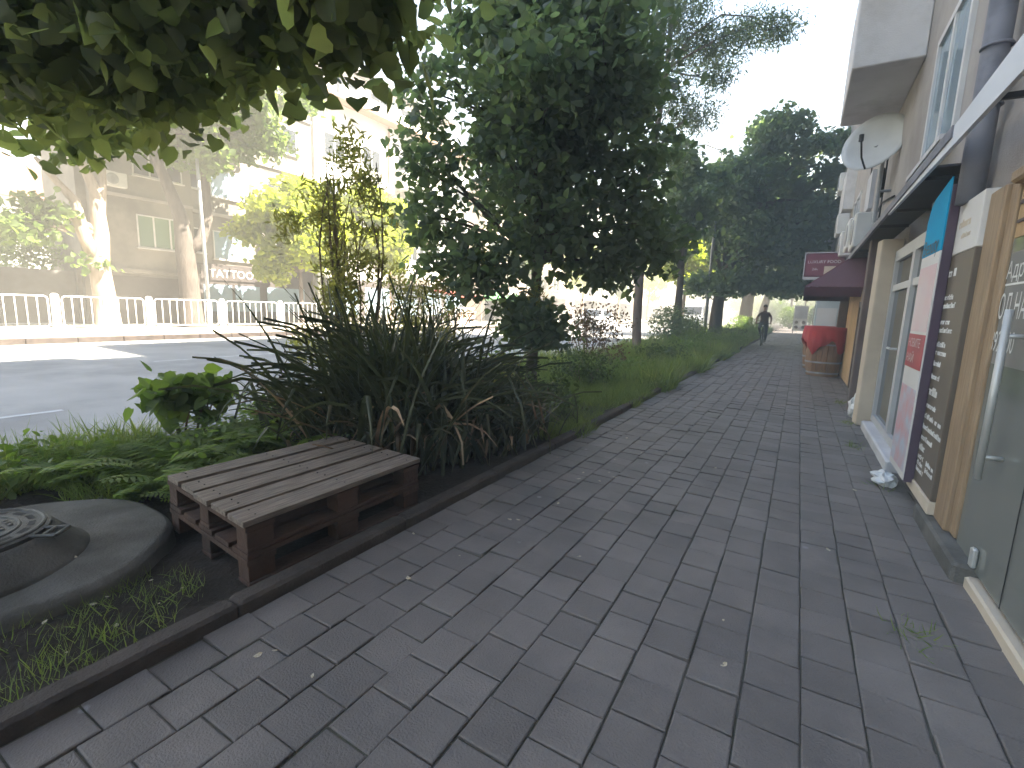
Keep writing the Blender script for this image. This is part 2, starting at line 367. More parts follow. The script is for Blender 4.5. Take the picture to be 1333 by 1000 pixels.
# pavers: staggered courses of separate blocks with chamfered tops
mb = MB(); W0, L0 = .1815, .186; x = -1.852; c = 0
V = []; F = []
while x < .92:
    y = -1.2+(c % 2)*.5*L0+random.uniform(-.03, .03); w = W0
    while y < 62:
        g = .0032; b = .0045; z = random.gauss(0, .0022) - (.004 if random.random() < .02 else 0); tx = random.gauss(0, .0016); ty = random.gauss(0, .0016); dx = random.gauss(0, .0014)
        x0, x1, y0, y1 = x+g+dx, x+w-g+dx, y+g, y+L0-g; i = len(V)
        V += [(x0, y0, -.02), (x1, y0, -.02), (x1, y1, -.02), (x0, y1, -.02)]
        V += [(x0, y0, z-b*.7-tx-ty), (x1, y0, z-b*.7+tx-ty), (x1, y1, z-b*.7+tx+ty), (x0, y1, z-b*.7-tx+ty)]
        V += [(x0+b, y0+b, z-tx-ty), (x1-b, y0+b, z+tx-ty), (x1-b, y1-b, z+tx+ty), (x0+b, y1-b, z-tx+ty)]
        F.append((i+8, i+9, i+10, i+11))
        for k in range(4):
            q = (k+1) % 4; F += [(i+4+k, i+4+q, i+8+q, i+8+k), (i+k, i+q, i+4+q, i+4+k)]
        y += L0
    x += w; c += 1
mb.add(V, F); structure(mb.build('pavement', M['paver']))
mb = MB(); mb.add([(-1.858,62,-.003),(3.2,62,-.003),(3.2,140,-.003),(-1.858,140,-.003)], [(0,1,2,3)]); structure(mb.build('far_pavement_stretch', M['paver']))
mb = MB(); mb.add([(.9,26.2,-.006),(6,26.2,-.006),(6,62,-.006),(.9,62,-.006)], [(0,1,2,3)]); structure(mb.build('side_yard', M['far_paving']))
mb = MB(); mb.add([(-60,-40,.14),(RX1-.15,-40,.14),(RX1-.15,200,.14),(-60,200,.14)], [(0,1,2,3)]); structure(mb.build('opposite_pavement', M['far_paving']))

# ================================================================== BENCH OF PALLETS
def build_bench():
    FR, FL, BR, BL = np.array([-2.0,1.12]), np.array([-2.90,1.21]), np.array([-1.995,2.25]), np.array([-2.85,2.30])
    def m(u, v):                                                # u across 0 front .. 1 back, v along 0 near .. 1 far
        return (FR*(1-u)+FL*u)*(1-v)+(BR*(1-u)+BL*u)*v
    root = thing('pallet_bench', 'low bench of two stacked dark stained wooden pallets standing in the planting bed', 'bench', (-2.45, 1.72, 0))
    def plank(mb, u0, u1, v0, v1, z0, z1, j=.004):
        q = [m(u0, v0), m(u1, v0), m(u1, v1), m(u0, v1)]; e = random.uniform(-j, j)
        mb.hexa([(p[0], p[1], z0+e) for p in (q[0], q[3], q[2], q[1])]+[(p[0], p[1], z1+e) for p in (q[0], q[3], q[2], q[1])])
    H = .158; us = [(0, .165), (.205, .37), (.405, .575), (.615, .775), (.82, .985)]
    for lev in range(2):
        z = .012+lev*H
        pal = MB()
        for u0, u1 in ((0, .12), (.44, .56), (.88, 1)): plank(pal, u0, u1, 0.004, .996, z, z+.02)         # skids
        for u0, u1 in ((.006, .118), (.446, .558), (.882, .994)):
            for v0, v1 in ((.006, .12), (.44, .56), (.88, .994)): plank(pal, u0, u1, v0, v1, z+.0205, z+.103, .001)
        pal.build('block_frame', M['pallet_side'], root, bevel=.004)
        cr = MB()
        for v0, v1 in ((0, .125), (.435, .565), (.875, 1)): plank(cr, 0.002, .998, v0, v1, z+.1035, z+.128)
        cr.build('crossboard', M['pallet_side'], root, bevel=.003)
        def nails(d, u0, u1, zz):
            d.cur = 1
            for v in (.06, .5, .94):
                for t in (.28, .72):
                    q = m(u0+(u1-u0)*t, v+random.uniform(-.01, .01)); d.lathe((q[0], q[1], zz), [(.0045, -.003), (.0045, .0025)], 8)
            d.cur = 0
        for (u0, u1) in us:
            d = MB(); a, b = random.uniform(-.012, .0), random.uniform(0, .012)
            if lev: nails(d, u0, u1, z+.1605)
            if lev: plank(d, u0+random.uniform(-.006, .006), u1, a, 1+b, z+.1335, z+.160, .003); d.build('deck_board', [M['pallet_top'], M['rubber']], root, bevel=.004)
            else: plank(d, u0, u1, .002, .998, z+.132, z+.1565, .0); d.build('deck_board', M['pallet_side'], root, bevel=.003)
build_bench()

# ================================================================== MANHOLE
def build_manhole():
    cx, cy = -3.04, .47
    root = thing('manhole_shaft', 'round concrete manhole head with cast iron cover in the bed beside the pallet bench', 'manhole', (cx, cy, 0))
    wob = lambda a, i: 1+.015*math.sin(3*a+.5)+.012*math.sin(7*a)
    a = MB(); a.lathe((cx-.08, cy+.12, 0), [(.68, -.06), (.665, .055), (.64, .08), (.45, .095), (.25, .1)], 72, wob=wob); a.build('apron', M['concrete'], root, smooth=False, bevel=.01)
    d = MB(); d.lathe((cx, cy, 0), [(.43, .085), (.39, .112), (.345, .16), (.31, .205), (.298, .217), (.28, .22)], 64, wob=lambda a, i: 1+.008*math.sin(5*a+i)); d.build('neck', M['concrete'], root, smooth=True)
    k_ = .76
    c = MB(); c.lathe((cx, cy, 0), [(.375*k_, .218), (.375*k_, .237), (.362*k_, .242)], 64)
    c.ring((cx, cy, .241), .345*k_, .010, axis=2, n=64); c.ring((cx, cy, .241), .235*k_, .007, axis=2, n=56)
    for i in range(-4, 5):
        for j in range(-4, 5):
            if math.hypot(i, j)*.036 < .15: c.bbox(cx+i*.036-.012, cx+i*.036+.012, cy+j*.036-.009, cy+j*.036+.009, .2415, .249, .003)
    cover = c.build('cover', M['cast_iron'], root)
    s = MB(); s.cur = 0
    for k in range(16):
        t = 2*PI*k/16; x, y = cx+.29*k_*math.cos(t), cy+.29*k_*math.sin(t); u, v = np.array([-math.sin(t), math.cos(t)])*.028, np.array([math.cos(t), math.sin(t)])*.012
        s.add([(x-u[0]-v[0], y-u[1]-v[1], .2435), (x-u[0]+v[0], y-u[1]+v[1], .2435), (x+u[0]+v[0], y+u[1]+v[1], .2435), (x+u[0]-v[0], y+u[1]-v[1], .2435)], [(0, 1, 2, 3)])
    s.build('slot', M['rubber'], cover)
    h = MB(); t = .75; ux, uy = np.array([math.cos(t), math.sin(t)]), np.array([-math.sin(t), math.cos(t)]); b = np.array([cx, cy])+ux*.275
    def bar(p, q, w=.008): h.tube([(p[0], p[1], .236), (q[0], q[1], .236)], w, 6)
    P = [b-uy*.045, b+ux*.10-uy*.045, b+ux*.10+uy*.045, b+uy*.045]
    for i in range(3): bar(P[i], P[i+1])
    bar(b+ux*.05-uy*.045, b+ux*.05+uy*.045); h.build('hinge', M['cast_iron'], root)
build_manhole()

# ================================================================== PLANTS OF THE BED
def bed_grass():
    P = []; S = []
    def area(n, x0, x1, y0, y1, h, cond=None):
        x = RNG.uniform(x0, x1, n); y = y0+(y1-y0)*RNG.random(n)
        if cond is not None: k = cond(x, y); x, y = x[k], y[k]
        P.append(np.c_[x, y, np.full(len(x), -.01)]); S.append(h*(.45+.8*RNG.random(len(x))))
    patch = lambda x, y: (np.sin(x*2.3+y*1.1)+np.sin(y*1.9-x*1.3)+.5*np.sin(5*y+3*x) > -.4)
    thin = lambda x, y: (np.sin(x*6+y*2)*np.sin(y*5-x*3) > .25)
    area(3000, -2.75, -1.97, -.8, 1.05, .075, thin)
    area(1300, -2.65, -2.0, .25, 1.15, .08, lambda x, y: ((x+2.3)**2/.07+(y-.72)**2/.12 < 1) & (np.sin(23*x)*np.sin(19*y) > -.5))
    area(20000, -4.9, -2.9, -.3, 2.9, .17, lambda x, y: ((x+3.12)**2+(y-.6)**2 > .56) & patch(x, y) & (x < -3.45+.12*np.sin(4*y)))
    area(2600, -4.95, -4.2, -.4, 3.2, .26, patch)
    area(16000, -3.2, -1.80, 4.2, 8, .17, lambda x, y: (x < -1.92+.12*np.sin(3*y)+.1*np.sin(7*y)))
    area(13000, -4.9, -3.0, 4.0, 9, .26, patch)
    area(24000, -4.9, -1.74, 8, 19, .40, lambda x, y: (x < -1.88+.22*np.sin(1.7*y)))
    area(16000, -4.9, -1.75, 19, 48, .55, lambda x, y: (x < -2.05+.15*np.sin(.9*y)))
    p = np.concatenate(P); s = np.concatenate(S); n = len(p)
    s = s*(.55+.75*np.clip(.5+.35*np.sin(p[:, 0]*2.7+1.3*np.sin(p[:, 1]*.9))+.35*np.sin(p[:, 1]*1.7+2*np.sin(p[:, 0]*1.9)), 0, 1))
    Y = unit(RNG.normal(size=(n, 3))*np.array([.5, .5, .15])+np.array([0, 0, 1])); t = RNG.normal(size=(n, 3)); Z = unit(t-Y*(t*Y).sum(1, keepdims=True)); X = np.cross(Y, Z)
    wide = np.where(p[:, 1] > 15, .06, np.where(p[:, 1] > 8, .045, .035))*(1+.3*RNG.random(n))
    o = scatter('grass', BLADE, p, X, Y, Z, s, M['grass'], wide=wide); tag(o, 'green grass growing through the planting bed along the pavement', 'grass', kind='stuff')
bed_grass()

def flax(loc, H, n, spread, label, dead=.07, group='strap leaved clumps behind the pallet bench'):
    root = thing('strap_leaf_plant', label, 'plant', loc, group=group)
    def blades(name, cnt, mat, Hh, tmin, tmax, kmax):
        per = 14; parts = []
        bt = [ribbon(random.uniform(tmin, tmax), random.uniform(.3, kmax), fold=((random.uniform(.35, .8), random.uniform(.7, 1.8)) if random.random() < .3 else None)) for _ in range(per)]
        V = []; F = []
        for tv, tf in bt:
            for _ in range(cnt//per):
                a = random.uniform(0, 2*PI); h = Hh*random.uniform(.45, 1.05); w = random.uniform(.026, .05)
                bx, by = random.gauss(0, spread), random.gauss(0, spread); tw = random.uniform(-.5, .5)
                ca, sa = math.cos(a), math.sin(a); b = len(V)
                for x, y, z in tv:
                    xx = x*w; yy = y*h; zz = z*h+xx*.5*tw; V.append((loc[0]+bx+ca*yy-sa*xx, loc[1]+by+sa*yy+ca*xx, loc[2]+zz))
                F += [tuple(b+i for i in f) for f in tf]
        m = MB(); m.add(V, F); m.build(name, mat, root)
    blades('foliage', int(n*(1-dead)), M['flax'], H, .02, .6, 1.9)
    blades('dead_foliage', int(n*dead)+14, M['dead_blade'], H*.85, .3, 1.0, 2.2)
flax((-2.95, 3.05, 0), 1.55, 900, .26, 'tallest strap leaved plant of arching dark blades right behind the pallet bench')
flax((-2.6, 3.5, 0), 1.05, 560, .2, 'strap leaved plant leaning over the kerb beyond the end of the pallet bench')
flax((-3.4, 2.8, 0), .95, 460, .2, 'strap leaved plant nearest the road with blades drooping over green ground cover')
flax((-2.45, 4.15, 0), .65, 300, .16, 'lowest strap leaved plant at the pavement edge before the mown looking grass')

def frond_template():
    V = []; F = []; n = 15; y = z = 0; th = .35
    for i in range(n):
        s = i/n; th = .35+1.35*s; y += math.sin(th)/n; z += math.cos(th)/n
        l = .30*(math.sin(PI*(.12+.86*s))**.8); b = len(V)
        for sg in (1, -1):
            V += [(0, y, z), (sg*l*.5, y+.045, z+.0), (sg*l, y+.03+.12*l, z-.12*l), (sg*l*.5, y-.015, z)]
        F += [(b, b+1, b+2, b+3), (b+4, b+7, b+6, b+5)]
    return np.array(V), F
FROND = frond_template()
def fern(loc, h, n, label, mat='lf_fern', group='ferns behind the manhole and bench'):
    root = thing('fern', label, 'fern', loc, group=group)
    a = RNG.random(n)*2*PI; pos = np.array(loc)[None, :]+np.c_[RNG.normal(size=(n, 2))*.04, np.zeros(n)]
    Y = np.c_[np.cos(a), np.sin(a), np.zeros(n)]; Z = unit(np.c_[RNG.normal(size=(n, 2))*.22, np.ones(n)]); X = unit(np.cross(Y, Z))
    scatter('foliage', FROND, pos, X, Y, Z, h*(.6+.6*RNG.random(n)), M[mat], root)
FL = [((-3.35, 1.55, 0), .50, 26, 'bright green fern with fronds reaching to the corner of the pallet bench'),
      ((-3.85, 1.45, 0), .44, 22, 'bright green fern behind the manhole, by the grassy road edge'),
      ((-3.75, 2.1, 0), .52, 24, 'lush fern between the pallet bench and the broad leaved bush'),
      ((-4.3, 1.75, 0), .40, 18, 'small fern at the foot of the broad leaved bush'),
      ((-3.2, 2.05, 0), .40, 18, 'short fern tucked against the back of the pallet bench'),
      ((-3.95, 2.75, 0), .60, 24, 'tallest fern, spreading below the strap leaved plant nearest the road')]
FL += [((-3.5, 1.30, 0), .36, 18, 'low fern curling over the rim of the manhole apron'), ((-3.05, 1.50, 0), .34, 16, 'small fern in the corner between the manhole and the pallet bench'), ((-4.1, 1.15, 0), .40, 18, 'fern in the grass left of the manhole'), ((-3.7, 1.75, 0), .48, 22, 'fern in the middle of the green patch behind the manhole'), ((-3.3, 2.35, 0), .5, 22, 'fern pressed between the bench back and the strap leaved plants'), ((-3.9, 2.4, 0), .55, 24, 'tall fern behind the broad leaved bush, towards the strap leaved plants')]
for f in FL: fern(*f)

def shrub(name, label, loc, stems, h, spread, blobs, lsize, mat, tmpl=OVAL, cat='shrub', group=None, up=.5, droop=.2, twig=.08, per=12, stemr=.012):
    root = thing(name, label, cat, loc, group=group); m = MB(); L = np.array(loc)
    for i in range(stems):
        a = random.uniform(0, 2*PI); r = spread*random.uniform(.3, 1); e = L+np.array([r*math.cos(a), r*math.sin(a), h*random.uniform(.7, 1)])
        limb(m, L+np.array([math.cos(a)*.06, math.sin(a)*.06, -.03]), e, stemr*1.3, stemr*.4, .12, 6, 6)
    m.build('stem', M['twig'], root)
    bl = [(L+np.array(c), r, n) for c, r, n in blobs]
    crown(root, bl, lsize, M[mat], tmpl, twig=twig, per=per, up=up, droop=droop, name='foliage'); return root
# the broad leaved bush in front of the road
shrub('broadleaf_bush', 'round broad leaved bush standing alone against the grey road', (-4.45, 2.05, 0), 7, .5, .26,
      [((0, 0, .52), (.32, .32, .15), 170), ((.0, .05, .42), (.38, .36, .12), 110)], .125, 'lf_bright', HEART, up=1.1, droop=.9, twig=.05, per=4, cat='bush')
# ground cover clumps
g = 'low leafy clumps of ground cover'
for i, (p, r, n, lab) in enumerate([((-4.4, 2.9, 0), .5, 700, 'low leafy clump beside the road below the tall upright shrub'),
        ((-4.45, 1.1, 0), .42, 420, 'low leafy clump on the road edge behind the manhole'),
        ((-3.6, 1.85, 0), .34, 380, 'low leafy clump in among the ferns behind the bench')]):
    shrub('ground_cover', lab, p, 5, .2, r*.7, [((0, 0, .13), (r, r, .13), n)], .075, 'lf_bright', OVAL, cat='plant', group=g, up=1.3)
for k, (yy, xx, rr, hh, mt, lab) in enumerate(((5.3, -2.7, .5, .45, 'lf_shrub', 'low dark leafy bush just past the last strap leaved plant'), (5.9, -3.9, .6, .6, 'lf_bright', 'low leafy bush left of the large linden stem'), (9.3, -2.6, .45, .35, 'lf_bright', 'small bush by the kerb short of the slim forked trunk'), (12.0, -2.9, .7, .5, 'lf_shrub', 'wide low bush in front of the slim forked trunk'),
        (14.8, -2.6, .6, .55, 'lf_bright', 'leafy bush by the kerb just past the slim forked trunk'), (17.2, -3.0, .8, .7, 'lf_bright', 'fuller leafy bush by the kerb, halfway to the cyclist'), (20.5, -2.4, .7, .6, 'lf_bright', 'leafy bush at the kerb before the dark round crowned tree'), (23.0, -2.6, .8, .8, 'lf_shrub', 'leafy bush beside the stem of the dark round crowned tree'))):
    shrub('round_bush', lab, (xx, yy, 0), 7, hh*.9, rr*.7, [((0, 0, hh*.55), (rr, rr*1.2, hh*.5), int(1500*rr))], .075+.004*k, mt, OVAL, cat='bush', twig=.1)
# upright shrub behind the strap leaves
up = [((random.gauss(0, .28), random.gauss(0, .28), z), (.17, .17, .3), int(190*(1.15-.25*z/2.9))) for z in np.linspace(.6, 2.8, 24)]
shrub('upright_shrub', 'tall upright twiggy shrub rising behind the strap leaved plants', (-4.3, 3.7, 0), 15, 2.8, .42, up, .10, 'lf_plume', NARROW, up=.1, droop=-.9, twig=.06, stemr=.012)
up = [((random.gauss(0, .42), random.gauss(0, .42), z), (.2, .2, .22), 260) for z in np.linspace(.5, 1.9, 14)]
shrub('upright_shrub', 'shorter twiggy shrub right of the tall upright shrub, bare stems showing', (-4.1, 5.0, 0), 10, 1.9, .5, up, .09, 'lf_plume', NARROW, up=.1, droop=-.4, twig=.07, stemr=.013)
shrub('rose_bush', 'airy reddish leaved bush between the large linden and the slim forked trunk', (-4.05, 10.1, 0), 12, 1.5, .9,
      [((0, 0, 1.05), (1.0, .9, .5), 1100), ((.2, 0, .5), (.8, .8, .4), 500)], .075, 'lf_red', OVAL, cat='bush', twig=.09, per=9)
shrub('round_bush', 'low dense green bush in the grass close to the pavement', (-3.1, 7.7, 0), 8, .5, .45, [((0, 0, .32), (.55, .55, .3), 1500)], .06, 'lf_shrub', OVAL, cat='bush')
shrub('round_bush', 'dark rounded bush beyond the slim forked trunk', (ony(876, 430, 18)[0], 18, 0), 10, 1.2, .8, [((0, 0, .85), (1.0, 1.0, .8), 3600)], .085, 'lf_linden', OVAL, cat='bush')
shrub('round_bush', 'green bush at the foot of the thick trunked trees farther up the bed', (-2.5, 29, 0), 8, 1.0, .9, [((0, 0, .7), (.95, 1.5, .65), 2600)], .09, 'lf_bright', OVAL, cat='bush')
shrub('round_bush', 'pale leafy bush against the road left of the grey lamp pole', (-4.2, 23.5, 0), 8, .9, .8, [((0, 0, .6), (.9, 1.2, .55), 1800)], .09, 'lf_bright', OVAL, cat='bush')

# ================================================================== TREES
def tree(name, label, path, rad, blobs, lsize, mat, bark='bark', tmpl=HEART, group=None, twig=.16, per=14, limbs=True, extra=None, up=.8, droop=.35, shell=.45, zmin=None, skirt=-9, lmin=0, lr=.55):
    base = path[0]; root = thing(name, label, 'tree', tuple(base), group=group)
    m = MB(); trunk_path(m, path, rad)
    for e in (extra or []): m.tube(e[0], e[1], 8)
    if limbs:
        P = [np.array(p, float) for p in path]
        for c, r, n in blobs:
            if c[2] < skirt or n < lmin: continue
            c = np.array(c, float); cand = [p for p in P[1:] if p[2] < c[2]+.1] or [P[1]]
            a = min(cand, key=lambda p: np.linalg.norm(p-c)); k = min(range(len(P)), key=lambda i: np.linalg.norm(P[i]-a))
            r0 = rad[k]*lr; limb(m, a, c, r0, r0*.25)
            for _ in range(3):
                e = c+unit(RNG.normal(size=3))*np.array(r)*.75; limb(m, a+(c-a)*random.uniform(.4, .8), e, r0*.35, r0*.1, .05, 5, 4)
    m.build('trunk', M[bark], root, smooth=True)
    crown(root, blobs, lsize, M[mat], tmpl, 1, twig, per, up, droop, shell=shell, zmin=zmin); return root
def round_blobs(c, rx, ry, rz, nb, n, bf=.45):
    """a crown made of many clumps set through an egg shaped volume"""
    out = []
    for _ in range(nb):
        d = unit(RNG.normal(size=3))*RNG.random()**.4; d[2] = d[2]
        k = bf*RNG.uniform(.7, 1.15); w = 1-.25*max(0, d[2])
        out.append((np.array(c)+d*np.array([rx*w, ry*w, rz])*.78, np.array([rx, ry, rz*.75])*k, n//nb))
    return out
# 1. overhead branches of a tree whose stem stands outside the view
Q = lambda x, y, d: CC+ray(x, y)*d
over = [((-4.5, .95, 2.78), (1.2, .8, .52), 1150), ((-3.5, 1.4, 2.76), (.9, .7, .48), 1000), ((-2.7, 1.5, 2.78), (.7, .55, .42), 650), ((-2.0, 1.5, 2.78), (.5, .42, .34), 420), ((-1.75, 1.55, 2.52), (.2, .2, .16), 44), (Q(520, 40, 2.3), (.16, .16, .1), 24), (Q(500, 105, 2.4), (.14, .14, .1), 16), (Q(440, 60, 2.4), (.3, .25, .2), 90),
        ((-5.2, 1.6, 2.9), (1.0, .9, .6), 600), ((-3.8, .9, 3.5), (1.6, 1.1, .5), 350), ((-2.5, 1.1, 3.3), (.8, .7, .5), 200), ((-4.9, 2.3, 3.3), (1.0, .8, .6), 350), ((-3.8, 2.3, 3.4), (1.0, .7, .5), 300)]
tree('linden_tree', 'linden whose low dark branches with big leaves hang into the picture overhead', [(-4.0, -1.15, 0), (-4.02, -1.0, 1.4), (-3.9, -.6, 2.5), (-3.6, .1, 3.2), (-3.4, .4, 4.2)], [.19, .17, .14, .10, .05], [(np.array(c)+np.array([0, 0, .05]), q, int(n*1.35)) for c, q, n in over], .108, 'lf_over', twig=.13, per=10, droop=.8, up=.9, lmin=600, lr=.26)
# 2. the large linden in mid picture
Q = lambda x, y, d: CC+ray(x, y)*d
c = Q(712, 165, 6.3)
bl = round_blobs(c, 2.0, 1.95, 2.7, 36, 17000, .34)+[(Q(690, 420, 6.1), (.5, .45, .36), 520), (Q(705, 450, 6.1), (.34, .3, .26), 240), (Q(620, 345, 6.0), (.75, .7, .45), 900), (Q(790, 340, 6.5), (.7, .7, .42), 850), (Q(850, 310, 6.6), (.5, .5, .5), 500), (Q(560, 120, 6.2), (.5, .5, .6), 350), (Q(560, 280, 6.1), (.5, .5, .5), 400)]
b = onz(690, 512, 0)
tree('linden_tree', 'large dark linden with one low leafy branch behind the strap leaved plants', [b, b+[.02, 0, .9], b+[.06, -.05, 2.0], b+[.1, -.1, 3.6], b+[.12, -.1, 5.6]], [.085, .08, .075, .06, .03], bl, .10, 'lf_linden', twig=.13, per=12, zmin=.8)
# 3. the tall feathery tree with the slim forked trunk
t0 = onz(828, 468, 0); D0 = (t0-CC)@CF
lo = []
for (x, y, d, r, n) in ((875, 30, 14.5, (1.2, 1.2, .9), 2600), (850, 120, 14.5, (1.0, 1.0, .8), 1800), (930, 60, 15, (1.3, 1.2, .5), 2000), (985, 35, 15.2, (.9, .9, .28), 900), (1020, 42, 15.3, (.5, .5, .2), 420),
        (930, 100, 15, (.6, .6, .25), 520), (900, 150, 15, (.8, .8, .5), 900), (860, 200, 14.6, (.8, .8, .6), 900), (830, 290, 14.4, (.7, .7, .4), 500), (800, 60, 14.6, (1.3, 1.3, 1.2), 2000), (900, -60, 14.8, (2.0, 1.8, 1.2), 3000), (760, 180, 14.6, (1.4, 1.2, 1.2), 1800)):
    lo.append((Q(x, y, d-14.3+D0), np.array(r), int(n*1.6)))
tree('locust_tree', 'tall feathery tree with a slim forked trunk, its airy top against the sky', [t0, Q(829, 420, D0+0.05), Q(832, 370, D0+0.00), Q(836, 330, D0+0.10), Q(850, 200, D0+0.20), Q(868, 90, D0+0.30), Q(876, -10, D0+0.40)], [.13, .125, .12, .10, .085, .07, .04], lo, .15, 'lf_locust', 'bark_smooth', NARROW, twig=.2, per=24, up=.6, droop=.5,
     extra=[([Q(832, 372, D0+0.00), Q(822, 348, D0+0.10), Q(812, 300, D0+0.20), Q(806, 240, D0+0.20)], [.09, .07, .055, .03]), ([Q(843, 110, D0+0.30), Q(852, 60, D0+0.30), Q(838, 0, D0+0.30)], [.03, .03, .02])])
# 4. trees farther up the bed
def colx(px, Y): return ony(px, 412, Y)[0]
y = 25.0; x = colx(932, y); c = (colx(985, y), y, 6.6)
bl = round_blobs(c, 3.2, 3.2, 4.4, 46, 23000, .28)+[((c[0]+dx, y+dy, 2.75), (.9, .9, .5), 800) for dx, dy in ((-2.3, -.6), (-1.5, -1.3), (-.4, -1.6), (.8, -1.5), (1.9, -.8), (-1.9, .8), (1.2, 1.0))]+[((c[0]+2.1, y+.3, 8.6), (1.1, 1, .35), 500), ((c[0]+2.4, y+.2, 7.2), (.8, .8, .4), 450)]
tree('round_crowned_tree', 'dark round crowned tree whose low skirt of leaves hangs over the cyclist', [(x, y, 0), (x+.02, y, 1.6), (x+.12, y, 3.2), (x+.6, y, 6), (x+.9, y, 8.5)], [.30, .27, .22, .13, .05], bl, .19, 'lf_linden', twig=.22, per=14, zmin=1.9, skirt=4.2)
y = 35.0; x = colx(970, y); bl = round_blobs((x+.6, y, 6.6), 3.2, 3.2, 4.2, 26, 11000, .36)
tree('round_crowned_tree', 'thick trunked tree right behind the cyclist', [(x, y, 0), (x+.03, y, 1.8), (x+.1, y, 3.2), (x+.6, y, 6.5)], [.42, .38, .32, .12], bl, .24, 'lf_linden', tmpl=RHOMB, twig=.28, zmin=2.4)
y = 48.0; x = colx(992, y); bl = round_blobs((x+.4, y, 6.4), 3.4, 3.4, 4, 22, 8000, .38)
tree('round_crowned_tree', 'farthest tree of the planting bed, at the end of the shaded pavement', [(x, y, 0), (x+.05, y, 1.8), (x+.3, y, 3.4), (x+.5, y, 6)], [.36, .33, .26, .12], bl, .28, 'lf_linden', tmpl=RHOMB, twig=.3, zmin=2.4)
y = 20.5; x = colx(880, y); bl = round_blobs((x, y, 5.4), 1.9, 1.9, 2.6, 18, 7000, .36)
tree('round_crowned_tree', 'tree close to the road left of the grey lamp pole', [(x, y, 0), (x+.05, y, 1.6), (x+.05, y, 3), (x, y, 6)], [.17, .15, .12, .05], bl, .17, 'lf_linden', twig=.2, zmin=2.3)

y = 31.0; x = colx(888, y); bl = round_blobs((x, y, 4.6), 2.0, 2.0, 2.4, 20, 7000, .36)
tree('young_tree', 'yellow green tree lit by the sun between the grey lamp pole and the white van', [(x, y, 0), (x, y, 1.5), (x+.05, y, 3), (x, y, 4.8)], [.11, .1, .08, .04], bl, .2, 'lf_yellow', 'bark_smooth', twig=.22)
# 5. trees on the opposite pavement
def fx(pts, X): return [onx(x, y, X) for x, y in pts]
X1 = -20.3; b = onx(143, 430, X1); b[2] = .14
KEEP = []
p1 = [b]+fx([(137, 392), (129, 345), (131, 306), (124, 249), (108, 215), (85, 180)], X1)
bl = round_blobs((-20.3, 6.2, 7.9), 3.2, 3.2, 2.6, 28, 12500, .34)+[(onx(25, 295, -20.3), (.9, .9, .45), 420), (onx(60, 270, -20.3), (.6, .6, .4), 260), (onx(90, 120, -19.6), (1.4, 1.3, .8), 900), (onx(128, 343, -20.1), (.25, .5, .13), 60)]
KEEP.append(tree('plane_tree', 'pale barked forked tree in sun behind the white railings opposite', p1, [.34, .32, .29, .24, .17, .12, .07], bl, .21, 'lf_far', 'bark_pale', twig=.22, limbs=True,
     extra=[(fx([(129, 345), (112, 312), (103, 288), (98, 262), (70, 232), (45, 204)], X1), [.22, .2, .19, .15, .1, .06]), (fx([(131, 306), (130, 276), (133, 240), (133, 205)], X1), [.19, .16, .13, .08])]))
X2 = -20.6; b = onx(250, 400, X2); b[2] = .14
p2 = [b]+fx([(246, 370), (241, 330), (236, 285), (222, 250), (207, 215), (195, 185)], X2)
bl = round_blobs((-20.7, 11.4, 9.6), 3.4, 4.2, 3.0, 34, 17000, .32)+[(onx(250, 195, -20), (1.3, 1.3, .8), 1000), ((-18.8, 9.3, 8.0), (1.1, 1.4, .8), 1500)]
KEEP.append(tree('plane_tree', 'dark trunked forked tree in shade before the brownish building opposite', p2, [.36, .34, .32, .26, .2, .16, .1], bl, .21, 'lf_far', 'bark', twig=.22,
     extra=[(fx([(241, 330), (262, 312), (270, 285), (268, 245), (264, 200)], X2), [.24, .22, .19, .16, .09])]))
bl = round_blobs((-21, 5.2, 6.6), 2.6, 2.2, 2.6, 20, 7000, .36)
tree('plane_tree', 'tree at the left picture edge, before the dark wall opposite', [(-21.5, 5.0, .36), (-21.4, 5.1, 2.6), (-21.2, 5.2, 4.2), (-21, 5.2, 6.5)], [.3, .27, .22, .1], bl, .21, 'lf_far', 'bark', twig=.22)
for px, py, lab in ((388, 300, 'young yellow green tree glowing in the sun before the parlour opposite'), (492, 305, 'young yellow green tree before the white apartment block opposite')):
    c = onx(px, py, -20.0); c[1] += 3.2; c[2] += .22; bl = round_blobs(c, 2.5, 2.7, 2.6, 30, 16000, .33)
    tree('young_tree', lab, [(-20.2, c[1]+.2, .36), (-20.2, c[1]+.2, 1.8), (-20.1, c[1]+.1, c[2]*.6), (-20, c[1], c[2])], [.1, .09, .08, .04], bl, .22, 'lf_yellow', 'bark_smooth', twig=.2)
for y, lab, mt in ((41, 'sunlit tree opposite, just beyond the two green parasols', 'lf_far'), (52, 'sunlit tree opposite, level with the white van', 'lf_yellow'), (64, 'sunlit tree opposite, past the white van', 'lf_far'), (78, 'last sunlit tree opposite, far down the road', 'lf_yellow')):
    bl = round_blobs((-20.3, y, 6.4), 3, 3, 3.2, 18, 4500, .38)
    tree('street_tree', lab, [(-20.3, y, .36), (-20.3, y, 2), (-20.2, y, 4), (-20.2, y, 6.5)], [.2, .18, .15, .06], bl, .3, mt, 'bark_pale', RHOMB, twig=.3)
